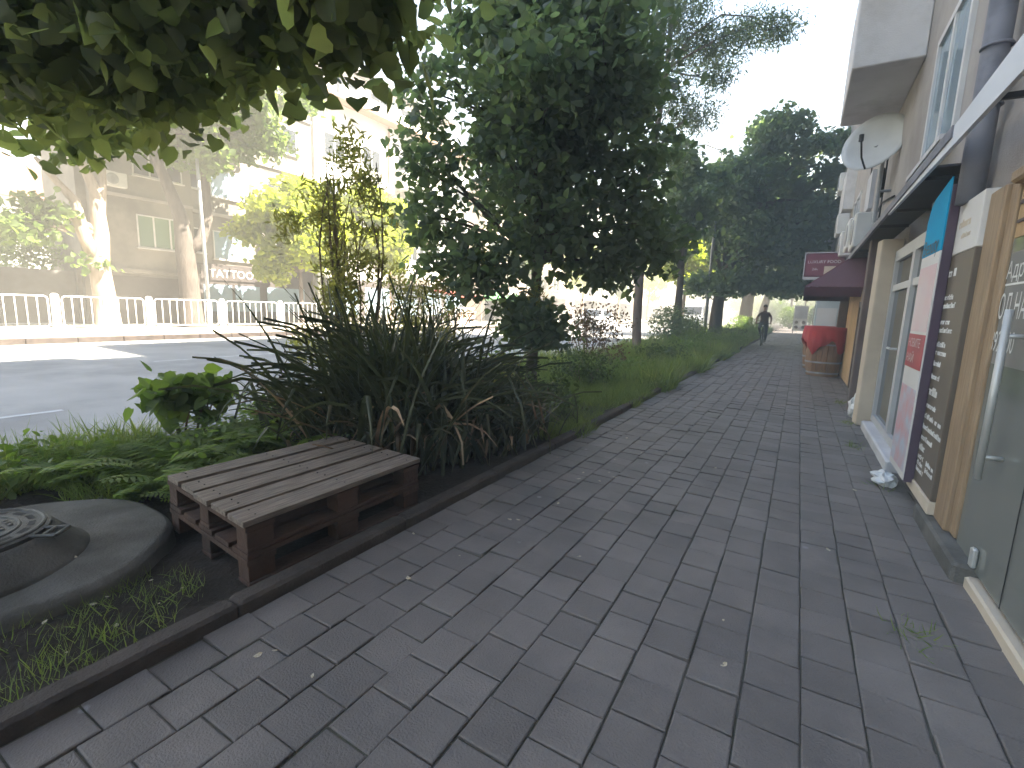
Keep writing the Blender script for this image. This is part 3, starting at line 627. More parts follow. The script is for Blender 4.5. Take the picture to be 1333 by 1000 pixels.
for x, y, h, lab, mt in ((2.2, 55.5, 7.5, 'sunlit tree in the gap beyond the low row of shops', 'lf_yellow'), (11.2, 40, 11, 'tall sunlit tree rising behind the low row of shops', 'lf_far'), (-1.2, 78, 6, 'tree closing the view at the far end of the pavement', 'lf_far'), (-5, 110, 8, 'distant tree standing where the road ends', 'lf_far')):
    bl = round_blobs((x, y, h), 2.4, 2.6, h*.42, 18, 5200, .38)
    tree('street_tree', lab, [(x, y, -.02 if x < 9 else -.4), (x, y, 1.8), (x, y, h*.6), (x, y, h)], [.2, .18, .13, .06], bl, .26, mt, 'bark_smooth', RHOMB, twig=.26)
shrub('garden_bush', 'grey green bush growing behind the dark wall opposite', (-26.0, 9.8, .36), 8, 3.4, .9, [((0, 0, 2.9), (1.3, 1.5, 1.0), 2200)], .16, 'lf_far', RHOMB, cat='bush', twig=.16)

# ================================================================== RAILINGS OPPOSITE
def build_railings():
    L = 2.41; P = thing('railing', 'white pipe railing panel between white posts along the opposite kerb', 'railing', (0, 0, 0), group='white railing panels opposite')
    r = .1; h0, h1 = .16, 1.06; y0, y1 = .16, L-.16; fr = MB(); pts = []
    for cx, cz, a0 in ((y0+r, h1-r, PI), (y1-r, h1-r, PI/2), (y1-r, h0+r, 0), (y0+r, h0+r, -PI/2)):
        for k in range(5):
            a = a0-k*PI/8; pts.append((0, cx+r*math.cos(a), cz+r*math.sin(a)))
    fr.tube(pts+[pts[0]], .022, 8); fr.build('frame', M['paint_white'], P, smooth=True)
    for k in range(8):
        b = MB(); y = y0+(y1-y0)*(k+1)/9; b.tube([(0, y, h0), (0, y, h1)], .014, 6); b.build('bar', M['paint_white'], P, smooth=True)
    Q = thing('bollard', 'thick white concrete post between the railing panels along the opposite kerb', 'post', (0, 0, 0), group='white railing posts opposite')
    m = MB(); m.bbox(-.085, .085, -.085, .085, -.05, 1.07, .02); m.lathe((0, 0, 0), [(.10, 1.062), (.10, 1.09), (.05, 1.14)], 12); m.build('shaft', M['paint_white'], Q)
    for k in range(19):
        y = 5.42-2.41*3+2.41*k
        if y > 27 and y < 33: continue
        p = P if k == 0 else copy_tree(P); q = Q if k == 0 else copy_tree(Q)
        p.location = (-19, y, .14); q.location = (-19, y, .14)
build_railings()

# ================================================================== WINDOWS AND BUILDINGS OPPOSITE
def window(par, X, y0, y1, z0, z1, s=1, n=2, frame='pvc', glass='glass', t=.055, sill=True, proud=.035):
    """framed window on the plane x = X whose face looks towards s (+1: +x)"""
    m = MB(); a, b = X-.05*s, X+proud*s
    m.box(a, b, y0, y1, z1-t, z1); m.box(a, b, y0, y1, z0, z0+t)
    m.box(a, b, y0, y0+t, z0+t, z1-t); m.box(a, b, y1-t, y1, z0+t, z1-t)
    for k in range(1, n):
        y = y0+(y1-y0)*k/n; m.box(a, b-.004*s, y-t*.6, y+t*.6, z0+t, z1-t)
    w = m.build('window', M[frame], par)
    g = MB(); g.box(X-.04*s, X+.012*s, y0+t*.5, y1-t*.5, z0+t*.5, z1-t*.5); g.build('pane', M[glass], w)
    if sill:
        q = MB(); q.box(X-.03*s, X+.12*s, y0-.06, y1+.06, z0-.05, z0-.003); q.build('sill', M['stucco_white'], w)
    return w
def ac(par, X, y, z, s=1):
    m = MB(); m.bbox(X+.08*s, X+.36*s, y, y+.78, z, z+.54, .02); a = m.build('air_conditioner', M['ac_white'], par)
    g = MB(); g.lathe((X+.37*s, y+.3, z+.27), [(.2, -.012*s), (.2, .0), (.17, .008*s)], 20, axis=0); g.build('fan_grille', M['galv'], a)
def curtain_wall(): pass
# the brownish building with the bay
B = thing('apartment_building', 'shaded brownish apartment building opposite with a projecting bay above the tattoo parlour', 'building', (-26, 16, .36))
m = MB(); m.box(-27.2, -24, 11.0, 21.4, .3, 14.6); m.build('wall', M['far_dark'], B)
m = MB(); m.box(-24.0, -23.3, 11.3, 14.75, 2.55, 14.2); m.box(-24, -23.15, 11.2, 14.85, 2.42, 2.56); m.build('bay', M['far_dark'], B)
m = MB()
for z in (5.3, 8.15, 11.0): m.box(-24, -23.9, 14.76, 21.4, z, z+.14); m.box(-23.3, -23.22, 11.3, 14.75, z, z+.12)
m.build('ledge', M['stucco'], B)
m = MB(); m.box(-27.5, -23.1, 10.7, 21.4, 14.6, 14.85); m.build('roof', M['soffit'], B)
for i, z in enumerate((3.45, 6.25, 9.1, 11.9)):
    window(B, -23.3, 12.6, 14.4, z, z+1.3, n=3, glass='glass_green' if i == 0 else 'glass')
    window(B, -24, 15.9, 17.7, z-.1+.03*i, z+1.2, n=2, glass='glass_sky_tint'); window(B, -24, 18.7, 20.5, z, z+1.3, n=2)
    window(B, -24, 14.95, 15.5, z+.1, z+1.2, n=1)
m = MB(); m.box(-24.02, -23.94, 11.3, 14.7, .36, 2.3); m.build('dark_recess_sheet', M['dark_front'], B)  # dark sheet standing in for the shade of the recessed ground floor
m = MB(); m.box(-24.02, -23.9, 14.9, 21.2, .36, 3.1); f = m.build('shopfront', M['dark_front'], B)
for y0, y1 in ((15.3, 16.6), (16.75, 18.0), (18.4, 20.6)):
    m = MB(); m.box(-23.9, -23.88, y0, y1, .9, 2.15); m.build('shop_window', M['glass_sky_tint'], f)
ac(B, -24, 18.1, 4.0); ac(B, -23.3, 11.5, 5.6)
S = thing('shop_sign', 'dark fascia sign reading TATTOO in white capitals on the brownish building opposite', 'sign', (-23.85, 16.8, 2.6))
m = MB(); m.box(-23.9, -23.84, 15.2, 18.6, 2.35, 3.0); m.build('sign_board', M['dark_front'], S)
m = MB(); m.text('TATTOO', .52, (-23.84, 15.55, 2.5), (0, 1, 0), (0, 0, 1), sx=1.0, depth=.006); m.build('lettering', M['letter_white'], S)
# the bright building beyond
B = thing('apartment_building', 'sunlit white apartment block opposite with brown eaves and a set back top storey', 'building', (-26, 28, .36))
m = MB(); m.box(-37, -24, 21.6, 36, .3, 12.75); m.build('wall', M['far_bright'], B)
m = MB(); m.prism([(-37.6, 12.75), (-23.2, 12.75), (-23.2, 12.9), (-24.6, 13.35), (-37.6, 13.35)], 21.5, 36.6, 1); m.build('roof', M['soffit'], B)
m = MB(); m.box(-36, -25.6, 23.6, 35, 13.36, 15.6); t = m.build('top_storey', M['far_bright'], B)
m = MB(); m.box(-36.4, -24.9, 23.2, 35.4, 15.62, 15.85); m.build('top_roof', M['galv'], t)
m = MB(); m.box(-24.7, -24.6, 24, 35, 13.3, 14.2); m.build('parapet', M['far_bright'], B)
for y0 in (24.4, 27.2, 30, 32.6): window(B, -25.6, y0, y0+1.7, 13.7, 15.1, n=2, sill=False)
for i, z in enumerate((3.7, 6.55, 9.4)):
    for j, y0 in enumerate((22.2, 25, 32.2)): window(B, -24, y0, y0+1.5, z+.25, z+1.6, n=2, t=.07)
    window(B, -24, 34.3, 35.5, z+.25, z+1.6, n=1)
for z in (3.3, 6.15, 9.0):
    m = MB(); m.box(-24, -22.9, 27.6, 31.4, z, z+.16); m.box(-23.0, -22.9, 27.6, 31.4, z+.16, z+1.1); m.box(-24, -23.01, 27.6, 27.7, z+.16, z+1.1); m.box(-24, -23.01, 31.3, 31.4, z+.16, z+1.1); bl_ = m.build('balcony', M['far_bright'], B)
    for k in range(3): window(bl_, -23.0, 27.75+k*1.2, 28.85+k*1.2, z+1.15, z+2.35, n=2, sill=False)
    window(B, -24, 28, 30.9, z+.4, z+2.3, n=3, sill=False)
ac(B, -24, 26.7, 8.6); ac(B, -24, 33.9, 6.0); ac(B, -24, 24, 5.6)
m = MB(); m.tube([(-23.92, 27.2, .4), (-23.92, 27.2, 12.7)], .06, 8); m.build('downpipe', M['soffit'], B)
m = MB(); m.box(-24.02, -23.94, 22, 35.6, .36, 2.9); f = m.build('shopfront', M['dark_front'], B)
for k in range(5): m = MB(); m.box(-23.94, -23.92, 22.3+k*2.7, 24.5+k*2.7, .8, 2.5); m.build('shop_window', M['glass_sky_tint'], f)
# more of the opposite row
def block(label, y0, y1, h, mat, x0=-24.0, depth=12, fl=2.9, wins=True, roof='soffit', z0=.3, rows=None, wy=3.2):
    B = thing('apartment_building', label, 'building', (x0-2, (y0+y1)/2, z0)); m = MB(); m.box(x0-depth, x0, y0, y1, z0, h); m.build('wall', M[mat], B)
    m = MB(); m.box(x0-depth-.4, x0+.6, y0-.2, y1+.2, h, h+.25); m.build('roof', M[roof], B)
    z = 3.6
    while z+1.6 < h:
        y = y0+.9
        while y+1.6 < y1: window(B, x0, y, y+1.6, z, z+1.4, n=2, t=.08); y += wy
        z += fl
    m = MB(); m.box(x0-.02, x0+.06, y0+.3, y1-.3, z0+.06, 2.8); m.build('shopfront', M['dark_front'], B); return B
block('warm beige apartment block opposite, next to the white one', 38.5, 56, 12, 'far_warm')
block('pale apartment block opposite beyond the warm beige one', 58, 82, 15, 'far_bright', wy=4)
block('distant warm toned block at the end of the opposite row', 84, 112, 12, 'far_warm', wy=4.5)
B = thing('house', 'small sunlit pale house beyond the dark wall at the left edge', 'house', (-48, 12, .36))
m = MB(); m.box(-52, -45, 8, 20.5, .3, 7.6); m.build('wall', M['far_bright'], B)
m = MB(); m.prism([(7.6, 7.6), (20.9, 7.6), (14.2, 10.2)], -52.4, -44.4, 0); m.build('roof', M['roof_tile'], B)
for y0 in (10, 13.4, 16.8):
    for z in (1.7, 4.9): window(B, -45, y0, y0+1.5, z, z+1.6, n=2)
W = thing('garden_wall', 'dark metal garden wall with pillars opposite, left of the brownish building', 'wall', (-24, 4, .36))
m = MB()
for k in range(5): m.box(-24.06, -23.98, -4+3*k, -1.3+3*k, .4, 2.35)
m.build('panel', M['metal_gate'], W)
m = MB()
for k in range(6): m.bbox(-24.2, -23.85, -4.28+3*k, -4.02+3*k if k < 5 else 10.88, .3, 2.6, .02)
m.build('pillar', M['wall_dark'], W)
# stall with red awning and parasols
S = thing('market_stall', 'red roofed street stall beside the white apartment block opposite', 'stall', (-21.5, 31.5, .36))
m = MB(); m.hexa([(-22.6, 30.2, 2.5), (-20.2, 30.2, 2.1), (-20.2, 33.2, 2.1), (-22.6, 33.2, 2.5), (-22.6, 30.2, 2.62), (-20.2, 30.2, 2.2), (-20.2, 33.2, 2.2), (-22.6, 33.2, 2.62)]); m.build('awning', M['red_paint'], S)
for x in (-22.4, -20.4):
    for y in (30.4, 33): m = MB(); m.tube([(x, y, .36), (x, y, 2.2 if x > -21 else 2.45)], .04, 6); m.build('pole', M['galv'], S)
m = MB(); m.box(-21.9, -20.7, 30.7, 32.8, 1.1, 1.2); m.box(-21.8, -20.8, 30.8, 32.7, .36, 1.099); m.build('counter', M['soffit'], S)
def parasol(x, y, label):
    S = thing('parasol', label, 'parasol', (x, y, .36), group='green parasols opposite'); m = MB(); m.tube([(x, y, .36), (x, y, 2.75)], .03, 8); m.lathe((x, y, .36), [(.25, 0), (.25, .07), (.06, .1)], 16); m.build('pole', M['galv'], S)
    m = MB(); m.lathe((x, y, 0), [(1.25, 2.05), (1.25, 2.2), (.7, 2.5), (.04, 2.78)], 8); m.build('canopy', M['green_cloth'], S)
parasol(-20.9, 35.6, 'green parasol opposite, nearer to the red roofed stall'); parasol(-20.9, 38.6, 'green parasol opposite, farther from the red roofed stall')
# poles
S = thing('lamp_post', 'slim grey pole with a white painted foot in front of the tattoo parlour', 'pole', (-19.35, 13.15, .36))
m = MB(); m.tube([(-19.35, 13.15, .36), (-19.35, 13.1, 4), (-19.35, 13.0, 9.2)], [.07, .06, .045], 10); m.tube([(-19.35, 13.0, 9.15), (-18.6, 13.0, 9.5), (-17.9, 13, 9.55)], .03, 6); m.build('pole', M['galv'], S, smooth=True)
m = MB(); m.lathe((-19.35, 13.15, 0), [(.085, .36), (.085, 1.35), (.075, 1.36)], 12); m.build('painted_foot', M['paint_white'], S)
m = MB(); m.bbox(-18.2, -17.5, 12.88, 13.12, 9.5, 9.62, .03); m.build('lamp_head', M['galv'], S)
LPX = ony(919, 412, 24.2)[0]
S = thing('lamp_post', 'slim grey lamp pole rising in the planting bed between the trees', 'pole', (LPX, 24.2, 0))
m = MB(); m.tube([(LPX, 24.2, -.1), (LPX, 24.2, 4), (LPX+.03, 24.2, 8.6)], [.075, .065, .05], 10); m.tube([(LPX+.03, 24.2, 8.55), (LPX-.7, 24.2, 8.9), (LPX-1.4, 24.2, 8.95)], .032, 6); m.build('pole', M['galv'], S, smooth=True)
m = MB(); m.bbox(LPX-1.9, LPX-1.2, 24.08, 24.32, 8.9, 9.02, .03); m.build('lamp_head', M['galv'], S)

# ================================================================== OUR SIDE: THE NEAR APARTMENT BLOCK
FX = .84
A = thing('apartment_building', 'worn grey apartment block with shops at street level along the near pavement', 'building', (5, 8, 0))
m = MB(); m.box(.95, 12, -18, 12.5, 2.5, 18.9); m.box(.95, 12, 12.501, 26, 2.5, 23.0)                           # upper storeys
m.box(.93, 12, 3.45, 4.90, -.02, 2.5); m.box(.96, 12, 7.1, 8.45, -.02, 2.5); m.box(1.0, 12, 13.8, 26, -.02, 2.5); m.box(.96, 12, 8.46, 13.79, -.02, 2.5)
m.box(1.6, 12, -18, 3.44, -.02, 2.03); m.box(.93, 12, -18, 3.44, 2.07, 2.5); m.box(1.3, 12, 4.91, 7.09, -.02, 2.5)
m.build('wall', M['stucco'], A)
m = MB(); m.bbox(.80, .99, 3.1, 4.05, -.05, .10, .015); m.build('step', M['concrete'], A)
m = MB(); m.bbox(.85, 1.0, -3, 3.099, -.05, .055, .01); m.build('plinth', M['cream'], A)
m = MB(); m.box(.885, .905, -3, 3.44, .08, 1.99); g = m.build('glass_front', M['glass_shop'], A)
m = MB(); m.box(.88, .884, 1.0, 3.42, 1.73, 1.99); m.build('upper_film', M['wood_board'], g)
U, V_ = (0, -1, 0), (0, 0, 1)
m = MB(); m.box(.8825, .8845, 1.0, 3.42, 1.10, 1.66); m.build('lower_film', M['film'], g)
m = MB(); m.text('Адрес', .12, (.882, 3.43, 1.53), U, V_); m.text('ПОД НАЕМ', .175, (.882, 3.53, 1.33), U, V_, sx=.62); m.text('0892 000', .15, (.882, 3.53, 1.165), U, V_, sx=.66)
m.box(.8805, .882, 2.9, 3.42, 1.495, 1.505); m.build('lettering', M['letter_white'], g)
m = MB(); m.tube([(.81, 3.03, .57), (.81, 3.03, 1.37)], .016, 12)
for z in (.68, 1.25): m.tube([(.81, 3.03, z), (.885, 3.03, z)], .010, 8)
m.build('door_handle', M['steel'], g, smooth=True)
m = MB(); m.bbox(.86, .883, 3.08, 3.13, .10, .20, .006); m.build('door_hinge', M['steel'], g)
m = MB(); m.box(.88, .8823, 2.74, 2.746, .08, 1.09); m.build('door_gap', M['rubber'], g)
m = MB(); m.bbox(.872, .93, 3.445, 3.56, .11, 2.05, .006); m.bbox(.85, .925, 3.565, 3.80, .10, 2.03, .008); m.bbox(.83, .93, -3, 3.44, 1.995, 2.06, .012); m.build('wooden_frame', M['wood_frame'], A)
m = MB(); m.box(.872, .8795, 1.0, 3.4, 1.89, 1.91); m.box(.866, .8715, 3.2, 3.22, 1.80, 1.97); m.box(.872, .8795, 3.22, 3.4, 1.80, 1.815); m.build('frame_bar', M['dark_post'], A)
m = MB(); y0, y1, X = 4.92, 7.22, .90
m.box(X-.02, X+.06, y0, y0+.12, .10, 2.10); m.box(X-.02, X+.06, y1-.1, y1, .10, 2.10); m.box(X-.02, X+.06, y0+.12, y1-.1, 1.98, 2.10); m.box(X-.02, X+.06, y0+.12, y1-.1, .10, .18)
m.box(X-.025, X+.06, 5.98, 6.10, .18, 1.98); m.box(X-.01, X+.05, y0+.12, 5.98, 1.64, 1.71); m.box(X-.01, X+.05, 6.10, y1-.1, 1.64, 1.71)
d = m.build('white_door', M['pvc'], A)
m = MB(); m.box(X+.015, X+.03, y0+.1, y1-.08, .16, 2.0); m.build('pane', M['glass'], d)
m = MB(); m.tube([(X-.02, 6.18, 1.02), (X-.075, 6.18, 1.02), (X-.075, 6.36, 1.02)], .012, 8); m.build('handle', M['pvc'], d)
m = MB()
for k in range(22):
    z = .2+k*.065; w = random.uniform(.05, .17); m.box(X+.006, X+.0145, y0+.121, y0+.18+w, z, z+.0649)
m.build('torn_sticker', M['sign_white'], d)
m = MB(); m.bbox(.78, .99, 5.15, 7.1, -.04, .095, .012); m.build('door_step', M['stucco_white'], A)
m = MB(); m.prism([(.74, 7.24), (.95, 7.24), (.95, 7.62), (.76, 7.6), (.72, 7.45)], .0, 2.25, 2); m.build('door_jamb', M['cream'], A, bevel=.015)
m = MB(); y = 8.46
while y < 13.65: m.box(.93, .956, y, y+.135, .03, 2.4); y += .142
wb = m.build('board_wall', M['wood_board'], A)
m = MB(); m.box(.902, .929, 9.9, 10.0, .05, 1.62); m.box(.902, .929, 10.75, 10.85, .05, 1.62); m.box(.902, .929, 10.01, 10.74, 1.52, 1.62); m.build('door_frame', M['dark_post'], wb)
for y0, y1, x0 in ((8.2, 8.43, .72), (13.5, 13.7, .76)): m = MB(); m.bbox(x0, .95, y0, y1, -.02, 2.40, .01); m.build('post', M['dark_post'], A)

# windows, duct and balconies above
for fl in range(5):
    z = 2.85+fl*2.9
    window(A, .95, 5.5, 6.85, z, z+1.3, -1, 2, glass='glass_sky_tint' if fl == 0 else 'glass', t=.07); window(A, .95, 1.2, 2.9, z+.2, z+1.45, -1, 2, t=.07)
    window(A, .95, 14.5, 16, z, z+1.5, -1, 2, t=.08); window(A, .95, 19.5, 21.2, z, z+1.5, -1, 2, t=.08)
m = MB(); m.tube([(.84, 4.2, 2.05), (.84, 4.2, 2.6), (.84, 4.16, 9)], .068, 16)
for z in (2.62, 2.95, 4.2, 5.5): m.ring((.84, 4.18, z), .071, .009, axis=2, n=20, m=6)
m.build('duct', M['duct'], A, smooth=True)
for fl in range(5):
    z = 4.4+fl*2.9; m = MB(); m.bbox(.22, .948, 7.75, 9.9, z, z+1.15, .012); m.box(.225, .24, 7.76, 9.89, z+1.151, z+1.3); m.box(.24, .948, 7.76, 7.8, z+1.151, z+2.7); bq = m.build('balcony', M['stucco_white'], A)
    m = MB(); m.box(.225, .239, 7.81, 9.85, z+1.301, z+2.5); m.build('balcony_window', M['glass'], bq)
    m = MB(); m.box(.70, .949, 17, 19, z, z+1.1); m.build('balcony', M['stucco_white'], A)
m = MB(); m.tube([(.90, 25.6, 2.4), (.90, 25.6, 19)], .06, 8); m.build('downpipe', M['pvc'], A)
m = MB()
for p in ([(.93, 12.5, 3.1), (.92, 11.2, 2.95), (.92, 9.8, 3.15), (.93, 8.6, 3.0)], [(.93, 12.8, 3.4), (.9, 11.8, 2.7), (.91, 10.5, 2.75), (.93, 9, 2.6)], [(.94, 10.1, 2.5), (.94, 10.1, 5.5)], [(.94, 12.7, 2.5), (.94, 12.7, 7.5)]): m.tube(p, .014, 6)
m.build('cable', M['rubber'], A, smooth=True)
for q in ((.90, .949, 8.9, 10.7, 2.62, 2.9), (.88, .949, 11.6, 12.4, 3.4, 4.1)): m = MB(); m.box(*q); m.build('junction_box', M['pvc_grey'], A)
for y, z in ((9.6, 2.45), (11.0, 2.6), (13.2, 2.7), (16.2, 3.6), (18.4, 5.2)): ac(A, .95, y, z, -1)
for z in (4.4, 5.5, 3.4): m = MB(); m.bbox(.55, .93, 25.2, 25.95, z, z+.6, .02); m.build('air_conditioner', M['ac_white'], A)
for k, (y0, y1) in enumerate(((14.2, 17.5), (18, 21.4), (22, 25.5))):
    m = MB(); m.box(.96, .998, y0, y1, .1, 2.4); f = m.build('shopfront', M['cream'] if k % 2 else M['pvc_grey'], A)
    m = MB(); m.box(.94, .959, y0+.3, y1-.3, .5, 2.1); m.build('shop_window', M['glass'], f)

# canopies
S = thing('shop_canopy', 'narrow shop canopy with a white fascia over the glass shopfront', 'canopy', (.8, 3, 2.2))
m = MB(); m.box(.665, .95, 4.5, 6.1, 2.36, 2.375); m.build('deck', M['canopy_dark'], S)
m = MB(); m.hexa([(.64, .2, 2.24), (.66, .2, 2.24), (.66, 6.15, 2.335), (.64, 6.15, 2.335), (.64, .2, 2.52), (.66, .2, 2.52), (.66, 6.15, 2.35), (.64, 6.15, 2.35)]); m.build('fascia', M['canopy_white'], S)
m = MB()
for y in (.9, 2.0, 3.1, 4.6, 5.8): m.box(.661, .95, y, y+.025, 2.30, 2.325)
m.build('bracket', M['black_metal'], S)
S = thing('shop_canopy', 'longer dark edged canopy running on beyond the white fascia', 'canopy', (.8, 9, 2.3))
m = MB(); m.box(.66, .949, 6.2, 13.4, 2.375, 2.395); m.build('deck', M['canopy_dark'], S)
m = MB(); m.box(.63, .659, 3.8, 13.4, 2.352, 2.42); m.build('fascia', M['duct'], S)
m = MB()
for y in (7, 9.3, 11.4, 13.2): m.box(.665, .93, y, y+.03, 2.34, 2.374)
m.build('bracket', M['black_metal'], S)
# satellite dish
D = thing('satellite_dish', 'round pale satellite dish on a wall mast below the balcony', 'satellite dish', (.72, 9.4, 3.85))
def dish():
    c = np.array([.64, 9.0, 3.86]); n = unit(np.array([-.42, -.82, .34])); u = unit(np.cross(n, [0, 0, 1.])); v = np.cross(u, n); R = .41; m = MB(); V = []; F = []; ns, nr = 36, 7
    for side in (0, 1):
        for i in range(nr):
            r = R*i/(nr-1); h = .10*(r/R)**2-.10-(.012 if side else 0)
            for k in range(ns): a = 2*PI*k/ns; V.append(c+u*r*math.cos(a)+v*r*1.06*math.sin(a)+n*h)
    for i in range(nr-1):
        for k in range(ns):
            j = (k+1) % ns; q = nr*ns
            F += [(i*ns+k, i*ns+j, i*ns+ns+j, i*ns+ns+k), (q+i*ns+k, q+i*ns+ns+k, q+i*ns+ns+j, q+i*ns+j)]
    for k in range(ns): j = (k+1) % ns; a = (nr-1)*ns; F.append((a+k, a+j, nr*ns+a+j, nr*ns+a+k))
    m.add(V, F); m.build('reflector', M['dish'], D, smooth=True)
    tip = c+n*.34-v*.16; m = MB(); m.tube([c-v*R*1.03, c-v*.36+n*.18, tip], .013, 8); m.lathe(tuple(tip), [(.03, -.04), (.03, .05)], 10); m.build('feed_arm', M['black_metal'], D)
    m = MB(); m.tube([c-n*.1, (.80, 9.2, 3.6), (.80, 9.2, 2.75)], .028, 8); m.tube([(.80, 9.2, 3.2), (.95, 9.2, 3.2)], .02, 8); m.tube([(.80, 9.2, 2.8), (.95, 9.2, 2.8)], .02, 8); m.build('mast', M['galv'], D)
dish()
S = thing('cable_coil', 'coil of dark cable hung on the wall under the satellite dish', 'cable', (.9, 9.6, 3.4)); m = MB()
for k in range(3): m.ring((.84+.02*k, 9.65+.01*k, 3.42), .22-.008*k, .013, axis=0)
m.build('coil', M['rubber'], S, smooth=True)
# burgundy shop sign
S = thing('projecting_sign', 'burgundy projecting shop sign above the burgundy awning', 'sign', (.4, 13.5, 2.3))
m = MB(); m.bbox(-.03, .76, 13.45, 13.53, 2.26, 2.80, .03); m.build('sign_box', M['burgundy'], S)
m = MB(); m.box(-.05, -.031, 13.44, 13.54, 2.22, 2.82); m.box(.761, .78, 13.44, 13.54, 2.22, 2.82); m.box(-.0305, .7605, 13.44, 13.54, 2.801, 2.82); m.box(-.0305, .7605, 13.44, 13.54, 2.20, 2.258); m.tube([(.78, 13.49, 2.6), (.97, 13.49, 2.6)], .015, 6); m.build('sign_rim', M['pvc'], S)
m = MB(); m.text('LUXURY FOOD', .094, (.02, 13.449, 2.57), (1, 0, 0), (0, 0, 1), depth=.002); m.text('24h', .075, (.12, 13.449, 2.41), (1, 0, 0), (0, 0, 1)); m.build('lettering', M['letter_white'], S)
m = MB(); m.box(.36, .58, 13.436, 13.448, 2.265, 2.50); m.build('notice', M['cream'], S)
# burgundy awning
S = thing('awning', 'burgundy cloth awning over the barrels', 'awning', (.5, 12, 2))
m = MB(); y0, y1 = 10.5, 13.2
m.hexa([(.03, y0, 1.87), (.95, y0, 2.6), (.95, y1, 2.6), (.03, y1, 1.87), (.03, y0, 1.89), (.95, y0, 2.62), (.95, y1, 2.62), (.03, y1, 1.89)])
m.build('cloth', M['burgundy'], S)
m = MB(); m.prism([(.028, 1.872), (.90, 1.872), (.93, 2.58)], y0-.012, y0-.001, 1); m.build('side_cloth', M['awning_side'], S)
m = MB(); m.prism([(.028, 1.70), (.88, 1.70), (.90, 1.87), (.028, 1.865)], y0-.012, y0-.001, 1); m.box(.015, .027, y0-.01, y1+.01, 1.70, 1.895); m.prism([(.028, 1.70), (.88, 1.70), (.93, 2.58), (.028, 1.865)], y1+.001, y1+.012, 1); m.build('valance', M['burgundy_dark'], S)
m = MB(); m.tube([(.045, y0+.02, 1.84), (.93, y0+.02, 2.54)], .015, 6); m.tube([(.045, y1-.02, 1.84), (.93, y1-.02, 2.54)], .015, 6); m.tube([(.045, y0+.03, 1.85), (.045, y1-.03, 1.85)], .015, 6); m.build('frame', M['galv'], S)

# signs on the near block
def strokes(m, X, y, z, w, h=.028, gap=.3):
    """a line of small letter like marks, too small to read in the photograph"""
    e = y-w
    while y > e:
        k = random.uniform(.4, .8)*h
        if random.random() < .12: y -= k; continue
        t = h*.22; z1 = z+h*(1.0 if random.random() < .3 else .72)
        m.box(X-.0015, X, y-t, y, z, z1); m.box(X-.0012, X, y-k, y-t, z1-t, z1)
        if random.random() < .6: m.box(X-.0015, X, y-k, y-k+t, z, z1-t)
        if random.random() < .6: m.box(X-.0013, X, y-k+t, y-t, z, z+t)
        y -= k+h*gap*.6
S = thing('shop_sign', 'tall brown sign board with rows of small white lettering beside the glass shopfront', 'sign', (.85, 4.1, 1))
YA, YB = 3.81, 4.44
m = MB(); m.bbox(.825, .925, YA, YB, .19, 1.74, .004); m.build('sign_board', M['sign_brown'], S)
m = MB(); m.bbox(.825, .925, YA, YB, 1.742, 2.06, .004); m.build('header', M['sign_white'], S)
m = MB(); m.bbox(.815, .925, YA-.005, YB+.02, .105, .188, .004); m.build('foot_strip', M['cream'], S)
m = MB(); X = .8248
rows = [(1.60, .18, .05, .0), (1.45, .24, .034, .02), (1.395, .36, .034, .0), (1.29, .23, .034, .02), (1.235, .32, .034, .0), (1.14, .2, .034, .02), (1.085, .29, .034, .0), (1.01, .18, .034, .02), (.92, .22, .034, .02), (.81, .25, .055, .0), (.72, .24, .034, .03), (.645, .42, .034, .03), (.57, .47, .034, .03), (.495, .3, .034, .03), (.42, .18, .045, .0), (.36, .15, .03, .03), (.315, .14, .03, .03), (.27, .2, .03, .03)]
for z, w, h, ind in rows:
    if ind >= .02: m.box(X-.002, X, YB-.09, YB-.078, z-.004, z+h*1.05)
    strokes(m, X, YB-.11-ind, z, w, h)
for z in (.36, .315): m.box(X-.002, X, YB-.40, YB-.388, z-.004, z+.03); strokes(m, X, YB-.41, z, .17, .03)
m.build('lettering', M['letter_white'], S)
m = MB(); strokes(m, X, YB-.2, 1.90, .22, .05); strokes(m, X, YB-.28, 1.83, .2, .03); m.build('header_lettering', M['cream'], S)
S = thing('light_box_sign', 'tall white light box sign with a bright blue top reading Beauty', 'sign', (.82, 4.6, 1.2))
YA, YB = 4.30, 4.89
m = MB(); m.bbox(.77, .924, 4.445, YB, .16, 2.2, .008); m.bbox(.77, .823, YA, 4.444, .16, 2.2, .004); m.build('case', M['sign_purple'], S)
m = MB(); m.box(.761, .769, YA+.01, YB-.01, .17, 1.78); m.build('face', M['sign_white'], S)
m = MB(); m.prism([(YA+.01, 1.782), (YB-.01, 1.782), (YB-.01, 2.04), (YB-.07, 2.14), (YB-.17, 2.19), (YA+.01, 2.25)], .761, .769, 0); m.build('blue_top', M['sign_blue'], S)
m = MB(); m.text('Beauty', .16, (.7605, YB-.04, 1.79), U, V_, sx=1.05); m.build('lettering', M['letter_dark'], S)
m = MB(); m.box(.758, .7605, YA+.015, YB-.015, .96, 1.21); m.build('red_band', M['sign_red'], S)
m = MB(); m.text('НОВИТЕ', .088, (.7575, YB-.05, 1.115), U, V_, sx=1.15); m.text('НАЙ', .088, (.7575, YB-.05, 1.0), U, V_, sx=1.4); m.build('band_lettering', M['sign_pink'], S)
m = MB(); m.box(.7585, .7605, YA+.03, YB-.03, .22, .82); m.build('picture', M['picture_tint'], S)
m = MB(); m.box(.7585, .7605, YA+.03, YB-.03, 1.23, 1.7); m.build('upper_picture', M['sign_pink'], S)
S = thing('poster_panel', 'cream poster panel with a red band between the white door and the boarded bay', 'poster', (.8, 7.9, 1))
